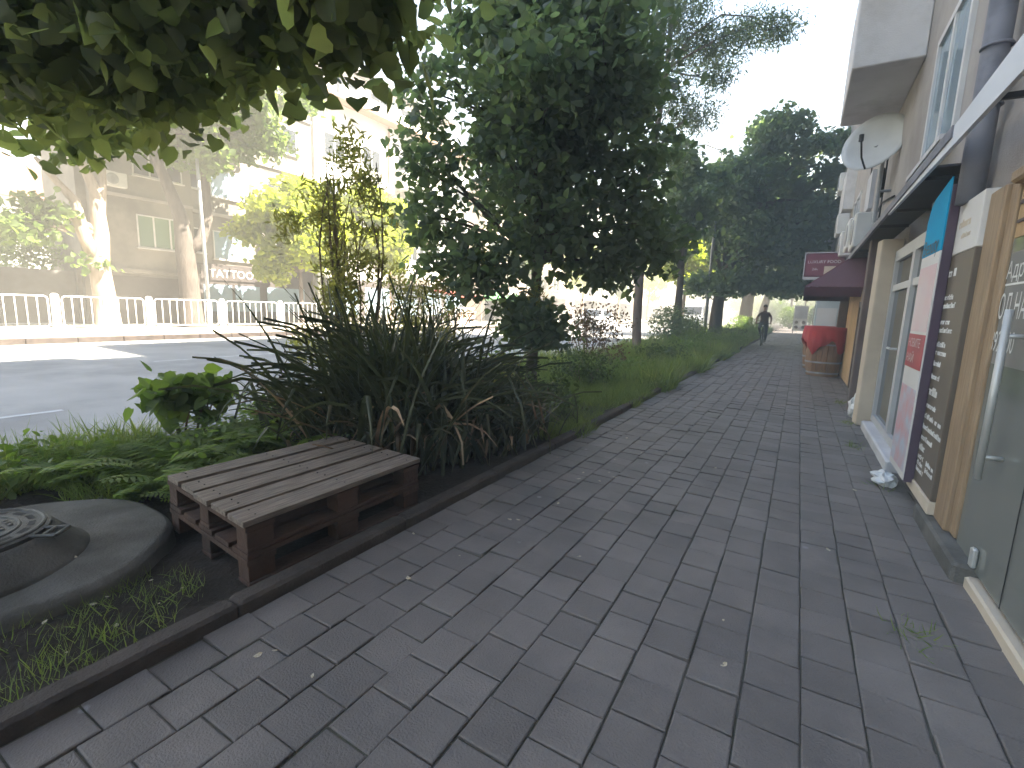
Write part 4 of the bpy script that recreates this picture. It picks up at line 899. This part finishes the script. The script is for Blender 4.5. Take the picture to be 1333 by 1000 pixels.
m = MB(); m.bbox(.80, .94, 7.64, 8.19, .12, 2.2, .01); m.build('board', M['cream'], S)
m = MB(); m.box(.792, .7995, 7.66, 8.17, .95, 1.25); m.build('red_band', M['sign_red'], S)
m = MB(); m.text('НОВИТЕ', .09, (.7915, 8.12, 1.13), U, V_, sx=1.1); m.text('НАЙ', .09, (.7915, 8.12, .99), U, V_, sx=1.4); m.build('lettering', M['sign_pink'], S)
m = MB(); m.box(.792, .7995, 7.66, 8.17, .16, .93); m.build('picture', M['picture_sky'], S)
# bag at the base of the white door
def lump(name, label, cat, c, r, mat):
    S = thing(name, label, cat, c); m = MB(); n1, n2 = 18, 10; V = []; F = []
    for i in range(n2+1):
        t = PI*i/n2
        for k in range(n1):
            a = 2*PI*k/n1; q = 1+.16*math.sin(3*a+5*t)+.12*math.sin(7*a-4*t)+random.uniform(-.07, .07)
            V.append((c[0]+r[0]*q*math.sin(t)*math.cos(a), c[1]+r[1]*q*math.sin(t)*math.sin(a), max(.004, c[2]+r[2]*(1+q*math.cos(t)))))
    for i in range(n2):
        for k in range(n1): j = (k+1) % n1; F.append((i*n1+k, i*n1+n1+k, i*n1+n1+j, i*n1+j))
    m.add(V, F); m.build('film', M[mat], S)
lump('plastic_bag', 'crumpled pale plastic bag lying below the light box sign', 'bag', (.72, 4.72, 0), (.08, .15, .05), 'plastic_bag')
lump('sack', 'white plastic sack leaning on the poster panel', 'sack', (.76, 7.72, 0), (.07, .2, .15), 'plastic_bag')

# barrels
def barrel(x, y, label):
    S = thing('barrel', label, 'barrel', (x, y, 0), group='wooden barrels outside the food shop'); m = MB(); n = 22
    prof = [(.31, 0.0), (.345, .2), (.365, .5), (.35, .78), (.31, 1.055)]
    for k in range(n):
        a0, a1 = 2*PI*k/n+.008, 2*PI*(k+1)/n-.008; V = []
        for r, z in prof:
            for a in (a0, a1): V.append((x+r*math.cos(a), y+r*math.sin(a), z))
            for a in (a0, a1): V.append((x+(r-.03)*math.cos(a), y+(r-.03)*math.sin(a), z))
        F = []
        for i in range(len(prof)-1):
            b = 4*i; F += [(b, b+1, b+5, b+4), (b+3, b+2, b+6, b+7), (b+1, b+3, b+7, b+5), (b+2, b, b+4, b+6)]
        F += [(0, 2, 3, 1), (len(V)-4, len(V)-3, len(V)-1, len(V)-2)]; m.add(V, F)
    m.build('staves', M['barrel_wood'], S)
    for z, r in ((.06, .322), (.30, .358), (.70, .359)):
        m = MB(); m.lathe((x, y, 0), [(r, z), (r+.006, z+.002), (r+.006, z+.038), (r, z+.04)], 40); m.build('hoop', M['galv'], S)
    m = MB(); m.lathe((x, y, 0), [(.36, 1.06), (.37, 1.065), (.37, 1.1), (.36, 1.105)], 40); m.build('lid', M['dark_post'], S)
    C = thing('barrel_cover', 'red cloth cover draped over the '+('nearer' if 'nearer' in label else 'farther')+' barrel', 'cover', (x, y, 1.105), group='red covers on the barrels')
    m = MB(); V = []; F = []; nn = 60
    for k in range(nn):
        a = 2*PI*k/nn; fo = .012*math.sin(9*a)+.008*math.sin(17*a+1); hz = .66+.13*math.sin(4*a+.9)+.05*math.sin(9*a)
        for r, z in ((0.0, 1.115), (.36, 1.113), (.386, 1.105), (.392+fo*.5, 1.02), (.398+fo, .9), (.402+fo*1.6, hz)): V.append((x+r*math.cos(a), y+r*math.sin(a), z))
    for k in range(nn):
        j = (k+1) % nn
        for i in range(5): F.append((k*6+i, k*6+i+1, j*6+i+1, j*6+i))
    m.add(V, F); o = m.build('cloth', M['red_cloth'], C, smooth=True); sm = o.modifiers.new('t', 'SOLIDIFY'); sm.thickness = .006
barrel(.57, 13.15, 'wooden barrel nearer to the viewer, under a red cloth'); barrel(.52, 14.9, 'wooden barrel just behind the nearer one')
S = thing('drinks_fridge', 'grey white drinks fridge beyond the barrels against the shop front', 'fridge', (.6, 16.8, 0))
m = MB(); m.bbox(.35, .93, 16.4, 17.2, .05, 1.95, .02); m.box(.40, .9, 16.45, 17.15, 0, .05); m.build('body', M['fridge'], S); m = MB(); m.box(.40, .88, 16.385, 16.399, .5, 1.6); m.build('side_picture', M['sign_white'], S)
m = MB(); m.box(.34, .349, 16.46, 17.14, .3, 1.7); m.build('glass_door', M['glass'], S)
S = thing('display_board', 'tall pale display board with four dark round pictures far along the pavement', 'display board', (.05, 46, 0))
m = MB(); m.box(-.45, .55, 45.97, 46.03, .25, 2.3); m.build('board', M['sign_white'], S); m = MB(); m.box(-.38, .48, 45.95, 45.969, 1.25, 2.22); m.build('grey_panel', M['pvc_grey'], S)
m = MB()
for x in (-.2, .3):
    for z in (.55, .95): m.lathe((x, 45.96, z), [(.13, -.006), (.13, .006)], 18, axis=1)
m.build('round_picture', M['dark_post'], S); m = MB(); [m.box(x, x+.05, 45.75, 46.2, 0, .249) for x in (-.42, .47)]; m.build('foot', M['galv'], S)

# next block on our side
B = thing('shop_row', 'low row of shops on our side beyond the near apartment block', 'building', (5, 38, 0))
m = MB(); m.box(1.25, 9, 26.05, 48, -.02, 5.6); m.build('wall', M['stucco_white'], B); m = MB(); m.box(1.0, 9.3, 26.05, 48.2, 5.6, 5.85); m.build('roof', M['soffit'], B)
for k in range(4):
    y0 = 27+k*5
    m = MB(); m.box(1.2, 1.249, y0, y0+3.8, .1, 2.5); f = m.build('shopfront', M['cream' if k % 2 else 'pvc_grey'], B); m = MB(); m.box(1.18, 1.199, y0+.3, y0+3.5, .5, 2.2); m.build('shop_window', M['glass'], f)
    window(B, 1.25, y0+.8, y0+2.6, 3.5, 4.8, -1, 2)
S = thing('awning', 'pale pinkish awning farther along the shops, beyond the burgundy one', 'awning', (.9, 31, 2.4)); m = MB(); m.prism([(.2, 2.2), (1.24, 2.75), (1.24, 2.8), (.17, 2.25), (.17, 2.0), (.2, 2.0)], 29, 33, 1); m.build('cloth', M['sign_pink'], S)
B = thing('apartment_building', 'low sunlit block on our side past the row of shops', 'building', (9, 70, 0))
m = MB(); m.box(6.2, 16, 60, 88, -.02, 8.6); m.build('wall', M['far_warm'], B); m = MB(); m.box(5.7, 16.4, 59.6, 88.4, 8.6, 8.9); m.build('roof', M['roof_tile'], B)
for y in (61.5, 65, 68.5, 72, 76, 80):
    for z in (1.2, 4.4): window(B, 6.2, y, y+1.7, z, z+1.6, -1, 2)
block('pale house front closing the far end of the street', 124, 140, 11, 'far_bright', x0=-2, depth=18, z0=-.5)

for xx, yy, rr, hh, lab, mt in ((-.9, 66, 1.3, 2.6, 'green bush at the far end of the pavement, right of the last bed tree', 'lf_bright'), (1.9, 72, 1.4, 3.0, 'green bush at the far end of the pavement, beside the display board', 'lf_far'), (-4.2, 92, 3.0, 4.5, 'broad mass of foliage where the road bends away', 'lf_far'), (1.5, 104, 3.2, 5.5, 'tall clump of foliage in front of the pale house front', 'lf_far'), (-9.5, 112, 3.5, 6.0, 'tall distant foliage left of the pale house front', 'lf_yellow')):
    shrub('large_bush', lab, (xx, yy, -.02), 8, hh*.9, rr*.7, [((0, 0, hh*.55), (rr, rr, hh*.48), int(1500*rr))], .17+.03*rr, mt, RHOMB, cat='bush', twig=.25, stemr=.03)
# ================================================================== VEHICLES
def van(x, y, label):
    z = road_z(x); S = thing('van', label, 'van', (x, y, z)); w = .95
    prof = [(-2.6, .35), (-2.65, .75), (-2.55, 1.12), (-1.75, 1.35), (-1.05, 2.05), (-.8, 2.15), (2.4, 2.2), (2.5, 2.0), (2.55, .35)]
    m = MB(); n = len(prof); inset = lambda zz: w-.13*max(0, (zz-1.1)/1.1)
    V = [(x-inset(q[1]), y+q[0], z+q[1]) for q in prof]+[(x+inset(q[1]), y+q[0], z+q[1]) for q in prof]
    m.add(V, [tuple(range(n-1, -1, -1)), tuple(range(n, 2*n))]+[(i, (i+1) % n, n+(i+1) % n, n+i) for i in range(n)]); b = m.build('body', M['car_white'], S, bevel=.05)
    m = MB(); a = .80; m.hexa([(x-a, y-1.74, z+1.40), (x+a, y-1.74, z+1.40), (x+a*.9, y-1.12, z+2.02), (x-a*.9, y-1.12, z+2.02), (x-a, y-1.76, z+1.415), (x+a, y-1.76, z+1.415), (x+a*.9, y-1.14, z+2.035), (x-a*.9, y-1.14, z+2.035)]); m.build('windscreen', M['glass'], S)
    for s in (-1, 1):
        m = MB(); m.bbox(x+s*.62-.15, x+s*.62+.15, y-2.67, y-2.58, z+.78, z+.98, .03); m.build('headlight', M['lamp_glass'], S)
        m = MB(); m.box(x+s*.86-.01, x+s*.86+.03*s, y-1.0, y+.2, z+1.35, z+1.9); m.build('side_window', M['glass'], S)
        m = MB(); m.bbox(x+s*1.0-.08, x+s*1.0+.08, y-1.35, y-1.25, z+1.3, z+1.55, .02); m.build('mirror', M['black_metal'], S)
        for dy in (-1.6, 1.5):
            m = MB(); m.ring((x+s*.84, y+dy, z+.33), .24, .09, axis=0); t = m.build('wheel', M['rubber'], S, smooth=True); m = MB(); m.lathe((x+s*.86, y+dy, z+.33), [(.2, -.05), (.2, .05)], 18, axis=0); m.build('rim', M['steel'], t)
    m = MB(); m.box(x-.42, x+.42, y-2.665, y-2.63, z+.72, z+.95); m.build('grille', M['black_metal'], S); m = MB(); m.bbox(x-.93, x+.93, y-2.72, y-2.6, z+.33, z+.62, .03); m.build('bumper', M['black_metal'], S)
van(ony(905, 410, 46)[0], 46, 'white van driving towards the viewer on the sunlit road')
def car(x, y, label):
    z = road_z(x); S = thing('car', label, 'car', (x, y, z)); w = .88
    prof = [(-2.15, .28), (-2.2, .62), (-2.05, .82), (-1.0, .95), (-.35, 1.42), (.9, 1.46), (1.65, 1.02), (2.1, .95), (2.15, .3)]
    inset = lambda zz: w-.24*max(0, (zz-.9)/.56); n = len(prof); m = MB()
    V = [(x-inset(q[1]), y+q[0], z+q[1]) for q in prof]+[(x+inset(q[1]), y+q[0], z+q[1]) for q in prof]
    m.add(V, [tuple(range(n-1, -1, -1)), tuple(range(n, 2*n))]+[(i, (i+1) % n, n+(i+1) % n, n+i) for i in range(n)]); m.build('body', M['car_white'], S, bevel=.05)
    a = .66; m = MB(); m.hexa([(x-a, y-.98, z+.98), (x+a, y-.98, z+.98), (x+a*.85, y-.4, z+1.39), (x-a*.85, y-.4, z+1.39), (x-a, y-1.0, z+1.0), (x+a, y-1.0, z+1.0), (x+a*.85, y-.42, z+1.41), (x-a*.85, y-.42, z+1.41)]); m.build('windscreen', M['glass'], S)
    for s in (-1, 1):
        m = MB(); m.bbox(x+s*.6-.16, x+s*.6+.16, y-2.21, y-2.1, z+.6, z+.74, .03); m.build('headlight', M['lamp_glass'], S)
        m = MB(); m.hexa([(x+s*.85, y-.75, z+1.0), (x+s*.85, y+1.2, z+1.0), (x+s*.70, y+.85, z+1.38), (x+s*.70, y-.3, z+1.38)]+[(x+s*.87, y-.75, z+1.0), (x+s*.87, y+1.2, z+1.0), (x+s*.72, y+.85, z+1.38), (x+s*.72, y-.3, z+1.38)]); m.build('side_window', M['glass'], S)
        for dy in (-1.35, 1.35):
            m = MB(); m.ring((x+s*.79, y+dy, z+.31), .22, .085, axis=0); t = m.build('wheel', M['rubber'], S, smooth=True); m = MB(); m.lathe((x+s*.81, y+dy, z+.31), [(.19, -.05), (.19, .05)], 18, axis=0); m.build('rim', M['steel'], t)
    m = MB(); m.box(x-.4, x+.4, y-2.205, y-2.15, z+.42, z+.56); m.build('grille', M['black_metal'], S)
car(ony(775, 415, 33)[0], 33, 'white car on the sunlit road left of the slim forked trunk')

# ================================================================== CYCLIST
def cyclist():
    y = 24.6; x = -1.38
    S = thing('bicycle', 'dark bicycle ridden towards the viewer on the pavement', 'bicycle', (x, y, 0)); R = .33; yf, yr = y-.52, y+.53
    for yy in (yf, yr):
        m = MB(); m.ring((x, yy, R), R-.02, .02, axis=0, n=36); w = m.build('wheel', M['rubber'], S, smooth=True)
        m = MB(); m.ring((x, yy, R), R-.045, .01, axis=0, n=32, m=5)
        for k in range(14): a = 2*PI*k/14; m.tube([(x, yy, R), (x, yy+(R-.05)*math.cos(a), R+(R-.05)*math.sin(a))], .002, 4)
        m.lathe((x, yy, R), [(.02, -.045), (.02, .045)], 10, axis=0); m.build('rim', M['steel'], w)
    bb, hd, st = (x, y+.08, .29), (x, yf+.20, .86), (x, y+.22, .80)
    m = MB(); m.tube([bb, hd], .018, 8); m.tube([bb, st], .016, 8); m.tube([st, hd], .016, 8)
    for s in (-.055, .055): m.tube([(x+s, yr, R), (x+s*.4, st[1], st[2]-.03)], .009, 6); m.tube([(x+s, yr, R), bb], .009, 6); m.tube([(x+s, yf, R), (x+s*.8, yf+.12, .68), (x+s*.3, yf+.16, .74)], .012, 6)
    m.tube([(x, yf+.15, .70), (x, yf+.215, .95)], .018, 8); m.tube([st, (x, y+.245, .90)], .013, 8); m.build('frame', M['black_metal'], S, smooth=True)
    m = MB(); m.tube([(x-.29, yf+.30, 1.0), (x-.15, yf+.22, 1.0), (x, yf+.19, .97), (x+.15, yf+.22, 1.0), (x+.29, yf+.30, 1.0)], .013, 8); m.build('handlebar', M['black_metal'], S, smooth=True)
    m = MB(); m.prism([(x-.075, y+.38), (x+.075, y+.38), (x+.03, y+.2), (x+.018, y+.1), (x-.018, y+.1), (x-.03, y+.2)], .895, .94, 2); m.build('saddle', M['rubber'], S, bevel=.012)
    m = MB(); m.tube([bb, (x-.07, bb[1], bb[2]), (x-.08, bb[1]+.02, bb[2]+.17)], .011, 6); m.box(x-.17, x-.085, bb[1]-.03, bb[1]+.07, bb[2]+.16, bb[2]+.185)
    m.tube([bb, (x+.07, bb[1], bb[2]), (x+.08, bb[1]-.02, bb[2]-.17)], .011, 6); m.box(x+.085, x+.17, bb[1]-.07, bb[1]+.03, bb[2]-.185, bb[2]-.16); m.build('pedal', M['black_metal'], S)
    m = MB(); m.lathe((x, yf+.10, .9), [(.035, -.03), (.04, .03)], 14, axis=1); m.build('headlight', M['lamp_glass'], S)
    # rider, one skinned body
    P = thing('person', 'person in a dark red top and dark trousers riding the bicycle', 'person', (x, y, 0))
    v = []; e = []; rr = []
    def add(p, r, par=None):
        v.append((p[0], p[1], p[2])); rr.append(r)
        if par is not None: e.append((par, len(v)-1))
        return len(v)-1
    sy = y+.25
    pel = add((0, sy, 1.0), (.17, .13)); wa = add((0, sy-.07, 1.16), (.16, .12), pel); ch = add((0, sy-.17, 1.36), (.185, .135), wa); sh = add((0, sy-.24, 1.50), (.11, .085), ch)
    nk = add((0, sy-.275, 1.58), (.056, .058), sh); jaw = add((0, sy-.305, 1.65), (.064, .078), nk); hd_ = add((0, sy-.30, 1.73), (.078, .095), jaw); tp = add((0, sy-.285, 1.80), (.06, .07), hd_)
    for s in (-1, 1):
        s1 = add((s*.17, sy-.22, 1.46), (.068, .068), ch); el = add((s*.30, sy-.36, 1.22), (.046, .046), s1); wr = add((s*.285, yf+.36, 1.05), (.031, .031), el); pa = add((s*.28, yf+.31, 1.035), (.036, .026), wr)
        for q in range(4): f1 = add((s*(.25+.022*q), yf+.275, 1.032), (.010, .010), pa); add((s*(.25+.022*q), yf+.272, .985), (.008, .008), f1)
        t1 = add((s*.235, yf+.315, 1.01), (.011, .011), pa); add((s*.225, yf+.29, .985), (.009, .009), t1)
        px = s*.125; up = s < 0; py_, pz = (bb[1]+.02, bb[2]+.185) if up else (bb[1]-.02, bb[2]-.16)
        h_ = add((s*.10, sy-.03, .95), (.115, .11), pel); kn = add((s*.14, sy-.43 if up else sy-.36, .80 if up else .64), (.066, .066), h_); ca_ = add((s*.135, (py_+sy-.40)/2+.06, (.80 if up else .62)*.62+pz*.38), (.056, .060), kn)
        an = add((px, py_+.09, pz+.11), (.040, .042), ca_); to = add((px, py_-.08, pz+.04), (.040, .03), an)
    me = bpy.data.meshes.new('body'); me.from_pydata([(a-0, b-y, c) for a, b, c in v], e, []); o = bpy.data.objects.new('body', me); COL.objects.link(o); o.parent = P
    sk = o.modifiers.new('skin', 'SKIN'); sk.use_smooth_shade = True
    for i, d in enumerate(me.skin_vertices[0].data): d.radius = rr[i]; d.use_root = (i == 0)
    ss = o.modifiers.new('sub', 'SUBSURF'); ss.levels = 1; ss.render_levels = 2
    dg = bpy.context.evaluated_depsgraph_get(); nm = bpy.data.meshes.new_from_object(o.evaluated_get(dg)); o.modifiers.clear(); o.data = nm
    nm.materials.clear(); [nm.materials.append(M[k]) for k in ('skin', 'shirt', 'trousers', 'rubber')]
    for p in nm.polygons:
        c = p.center; X_, Y_, Z_ = c.x, c.y+y, c.z
        k = 0
        if Z_ < 1.06 and abs(X_) < .24 and Y_ > yf+.34: k = 2
        if k == 2 and Z_ < .24 or (k == 2 and Z_ < .53 and Y_ < bb[1]+.06 and X_ < -.06 and Y_ > bb[1]-.2): k = 3 if Z_ < .24 or Z_ < .52 else k
        if Z_ >= 1.06 and Z_ < 1.555 and (abs(X_) < .22 or Z_ > 1.30): k = 1
        p.material_index = k
    h = MB(); c = (x, y+(sy-.285-y), 1.745); V = []; F = []
    for i in range(7):
        t = PI*.55*i/6
        for k in range(18): a = 2*PI*k/18; V.append((c[0]+.087*math.sin(t)*math.cos(a), c[1]+.018+.104*math.sin(t)*math.sin(a), c[2]+.105*math.cos(t)-(.03 if math.sin(a) > .2 and i == 6 else 0)))
    for i in range(6):
        for k in range(18): j = (k+1) % 18; F.append((i*18+k, i*18+n_(k), i*18+18+n_(k), i*18+18+k) if False else (i*18+k, i*18+18+k, i*18+18+j, i*18+j))
    h.add(V, F); h.build('hair', M['hair'], P, smooth=True)
    f = MB(); fy = sy-.30-.095
    f.lathe((x, fy-.002, 1.705), [(.016, .02), (.013, -.012), (.004, -.022)], 8, axis=1)
    for s in (-1, 1): f.lathe((x+s*.082, sy-.29, 1.705), [(.012, -.01), (.02, .0), (.012, .01)], 8, axis=0)
    f.build('face', M['skin'], P)
    f = MB()
    for s in (-1, 1): f.lathe((x+s*.032, fy-.001, 1.735), [(.011, .01), (.011, -.004)], 8, axis=1)
    f.box(x-.025, x+.025, fy-.002, fy+.01, 1.655, 1.661); f.build('eyes_and_mouth', M['hair'], P)
cyclist()

# ================================================================== LITTER AND WEEDS
m = MB(); m.add([(-.5,0,.1),(-.2,.35,.02),(.1,.5,.12),(.35,.2,.05),(.45,-.15,.18),(.05,-.35,.03),(-.3,-.3,.14),(0,0,0)], [(0,7,1),(1,7,2),(2,7,3),(3,7,4),(4,7,5),(5,7,6),(6,7,0)])
lf0 = m.build('fallen_leaf', M['dry_leaf']); tag(lf0, 'small curled dry leaf lying on the ground', 'leaf', 'fallen dry leaves')
for i in range(44):
    o = lf0 if i == 0 else lf0.copy()
    if i: COL.objects.link(o)
    if i < 18: xx, yy, zz = random.uniform(-1.8, -1.1), random.uniform(.9, 5.5), .002
    elif i < 28: xx, yy, zz = random.uniform(-1.5, .7), random.uniform(1.3, 7), .002
    else: xx, yy, zz = random.uniform(-2.6, -2.05), random.uniform(.0, 1.0), .02
    if i in (3, 9): xx, yy, zz = -2.75-.1*(i == 9), .45+.3*(i == 3), .1
    s = random.uniform(.010, .028); o.location = (xx, yy, zz); o.scale = (s*1.5, s, s*.7); o.rotation_euler = (random.uniform(-.2, .2), random.uniform(-.2, .2), random.uniform(0, 6.3))
def weed(p, n, h, label):
    q = np.c_[p[0]+RNG.normal(size=n)*.045, p[1]+RNG.normal(size=n)*.08, np.full(n, -.004)]
    Y = unit(RNG.normal(size=(n, 3))*np.array([.9, .9, .2])+np.array([0, 0, .8])); t = RNG.normal(size=(n, 3)); Z = unit(t-Y*(t*Y).sum(1, keepdims=True))
    o = scatter('weed', BLADE, q, np.cross(Y, Z), Y, Z, h*(.5+RNG.random(n)), M['grass'], wide=.09); tag(o, label, 'weed', 'weeds in the paving joints')
for p, n, h, l in (((.55, 2.45, 0), 60, .05, 'flattened weed tuft in the paving joints nearest the viewer'), ((.72, 4.7, 0), 50, .05, 'weed tuft in the paving below the brown sign board'), ((.62, 6.0, 0), 70, .05, 'weed tuft before the white door step'), ((.66, 7.3, 0), 60, .05, 'weed tuft near the cream door jamb'), ((.70, 9.0, 0), 60, .06, 'weed tuft at the foot of the poster panel')): weed(p, n, h, l)

for o in list(COL.objects):
    if o.parent is None and o.get('category') and o.location.x < -17 and o not in KEEP and not o.name.startswith(('railing', 'bollard')):
        o.location.y -= 3.2; o.location.z -= .22
# ================================================================== LIGHT, SKY, CAMERA
hz = MB().box(-70, 30, -25, 150, -1.7, 26); hm = bpy.data.materials.new('glare_haze'); hm.use_nodes = True; hn = hm.node_tree; hn.nodes.remove(hn.nodes['Principled BSDF'])
pv = hn.nodes.new('ShaderNodeVolumePrincipled'); pv.inputs['Density'].default_value = GLARE_HAZE; pv.inputs['Color'].default_value = (1.0, .95, .84, 1); pv.inputs['Anisotropy'].default_value = -.35; hn.links.new(pv.outputs[0], hn.nodes['Material Output'].inputs['Volume'])
if GLARE_HAZE > 0: tag(hz.build('glare_haze', hm), 'added bright veil imitating lens glare over the sunlit street', 'glare_haze', kind='stuff')  # volume added to imitate warm lens glare, not air of the street
EL, PHI = 52.0, 25.0
w = bpy.data.worlds.new('World'); SC.world = w; w.use_nodes = True; nt = w.node_tree; bg = nt.nodes['Background']
sky = nt.nodes.new('ShaderNodeTexSky'); sky.sky_type = 'NISHITA'; sky.sun_disc = False; sky.sun_elevation = math.radians(EL); sky.sun_rotation = math.radians(90-PHI)
sky.air_density = 1.4; sky.dust_density = .9; sky.ozone_density = 1.0
nt.links.new(sky.outputs[0], bg.inputs['Color']); bg.inputs['Strength'].default_value = .055
ld = bpy.data.lights.new('sun', 'SUN'); ld.energy = 5.0; ld.angle = math.radians(.5); ld.color = (1, .91, .77)
lo_ = bpy.data.objects.new('sun', ld); COL.objects.link(lo_)
sd = Vector((math.cos(math.radians(PHI))*math.cos(math.radians(EL)), math.sin(math.radians(PHI))*math.cos(math.radians(EL)), math.sin(math.radians(EL))))
lo_.rotation_euler = sd.to_track_quat('Z', 'Y').to_euler(); lo_.location = (20, 10, 30)
cd = bpy.data.cameras.new('camera'); cam = bpy.data.objects.new('camera', cd); COL.objects.link(cam); SC.camera = cam
cd.sensor_width = 36; cd.sensor_fit = 'HORIZONTAL'; cd.lens = 36*FPX/1333; cd.clip_start = .05; cd.clip_end = 2000
from mathutils import Matrix
R3 = Matrix(((CR[0], CU[0], -CF[0]), (CR[1], CU[1], -CF[1]), (CR[2], CU[2], -CF[2])))
cam.matrix_world = Matrix.Translation((0, 0, EYE)) @ R3.to_4x4()
SC.view_settings.view_transform = 'Standard'; SC.view_settings.look = 'None'; SC.view_settings.gamma = 1; SC.view_settings.exposure = 3.75
SC.render.engine = 'CYCLES'; cy = SC.cycles
cy.max_bounces = 12; cy.diffuse_bounces = 10; cy.glossy_bounces = 3; cy.transmission_bounces = 4; cy.use_denoising = True
try: cy.denoiser = 'OPENIMAGEDENOISE'
except Exception: pass
cy.use_adaptive_sampling = True; cy.adaptive_threshold = .02; cy.sample_clamp_indirect = 10
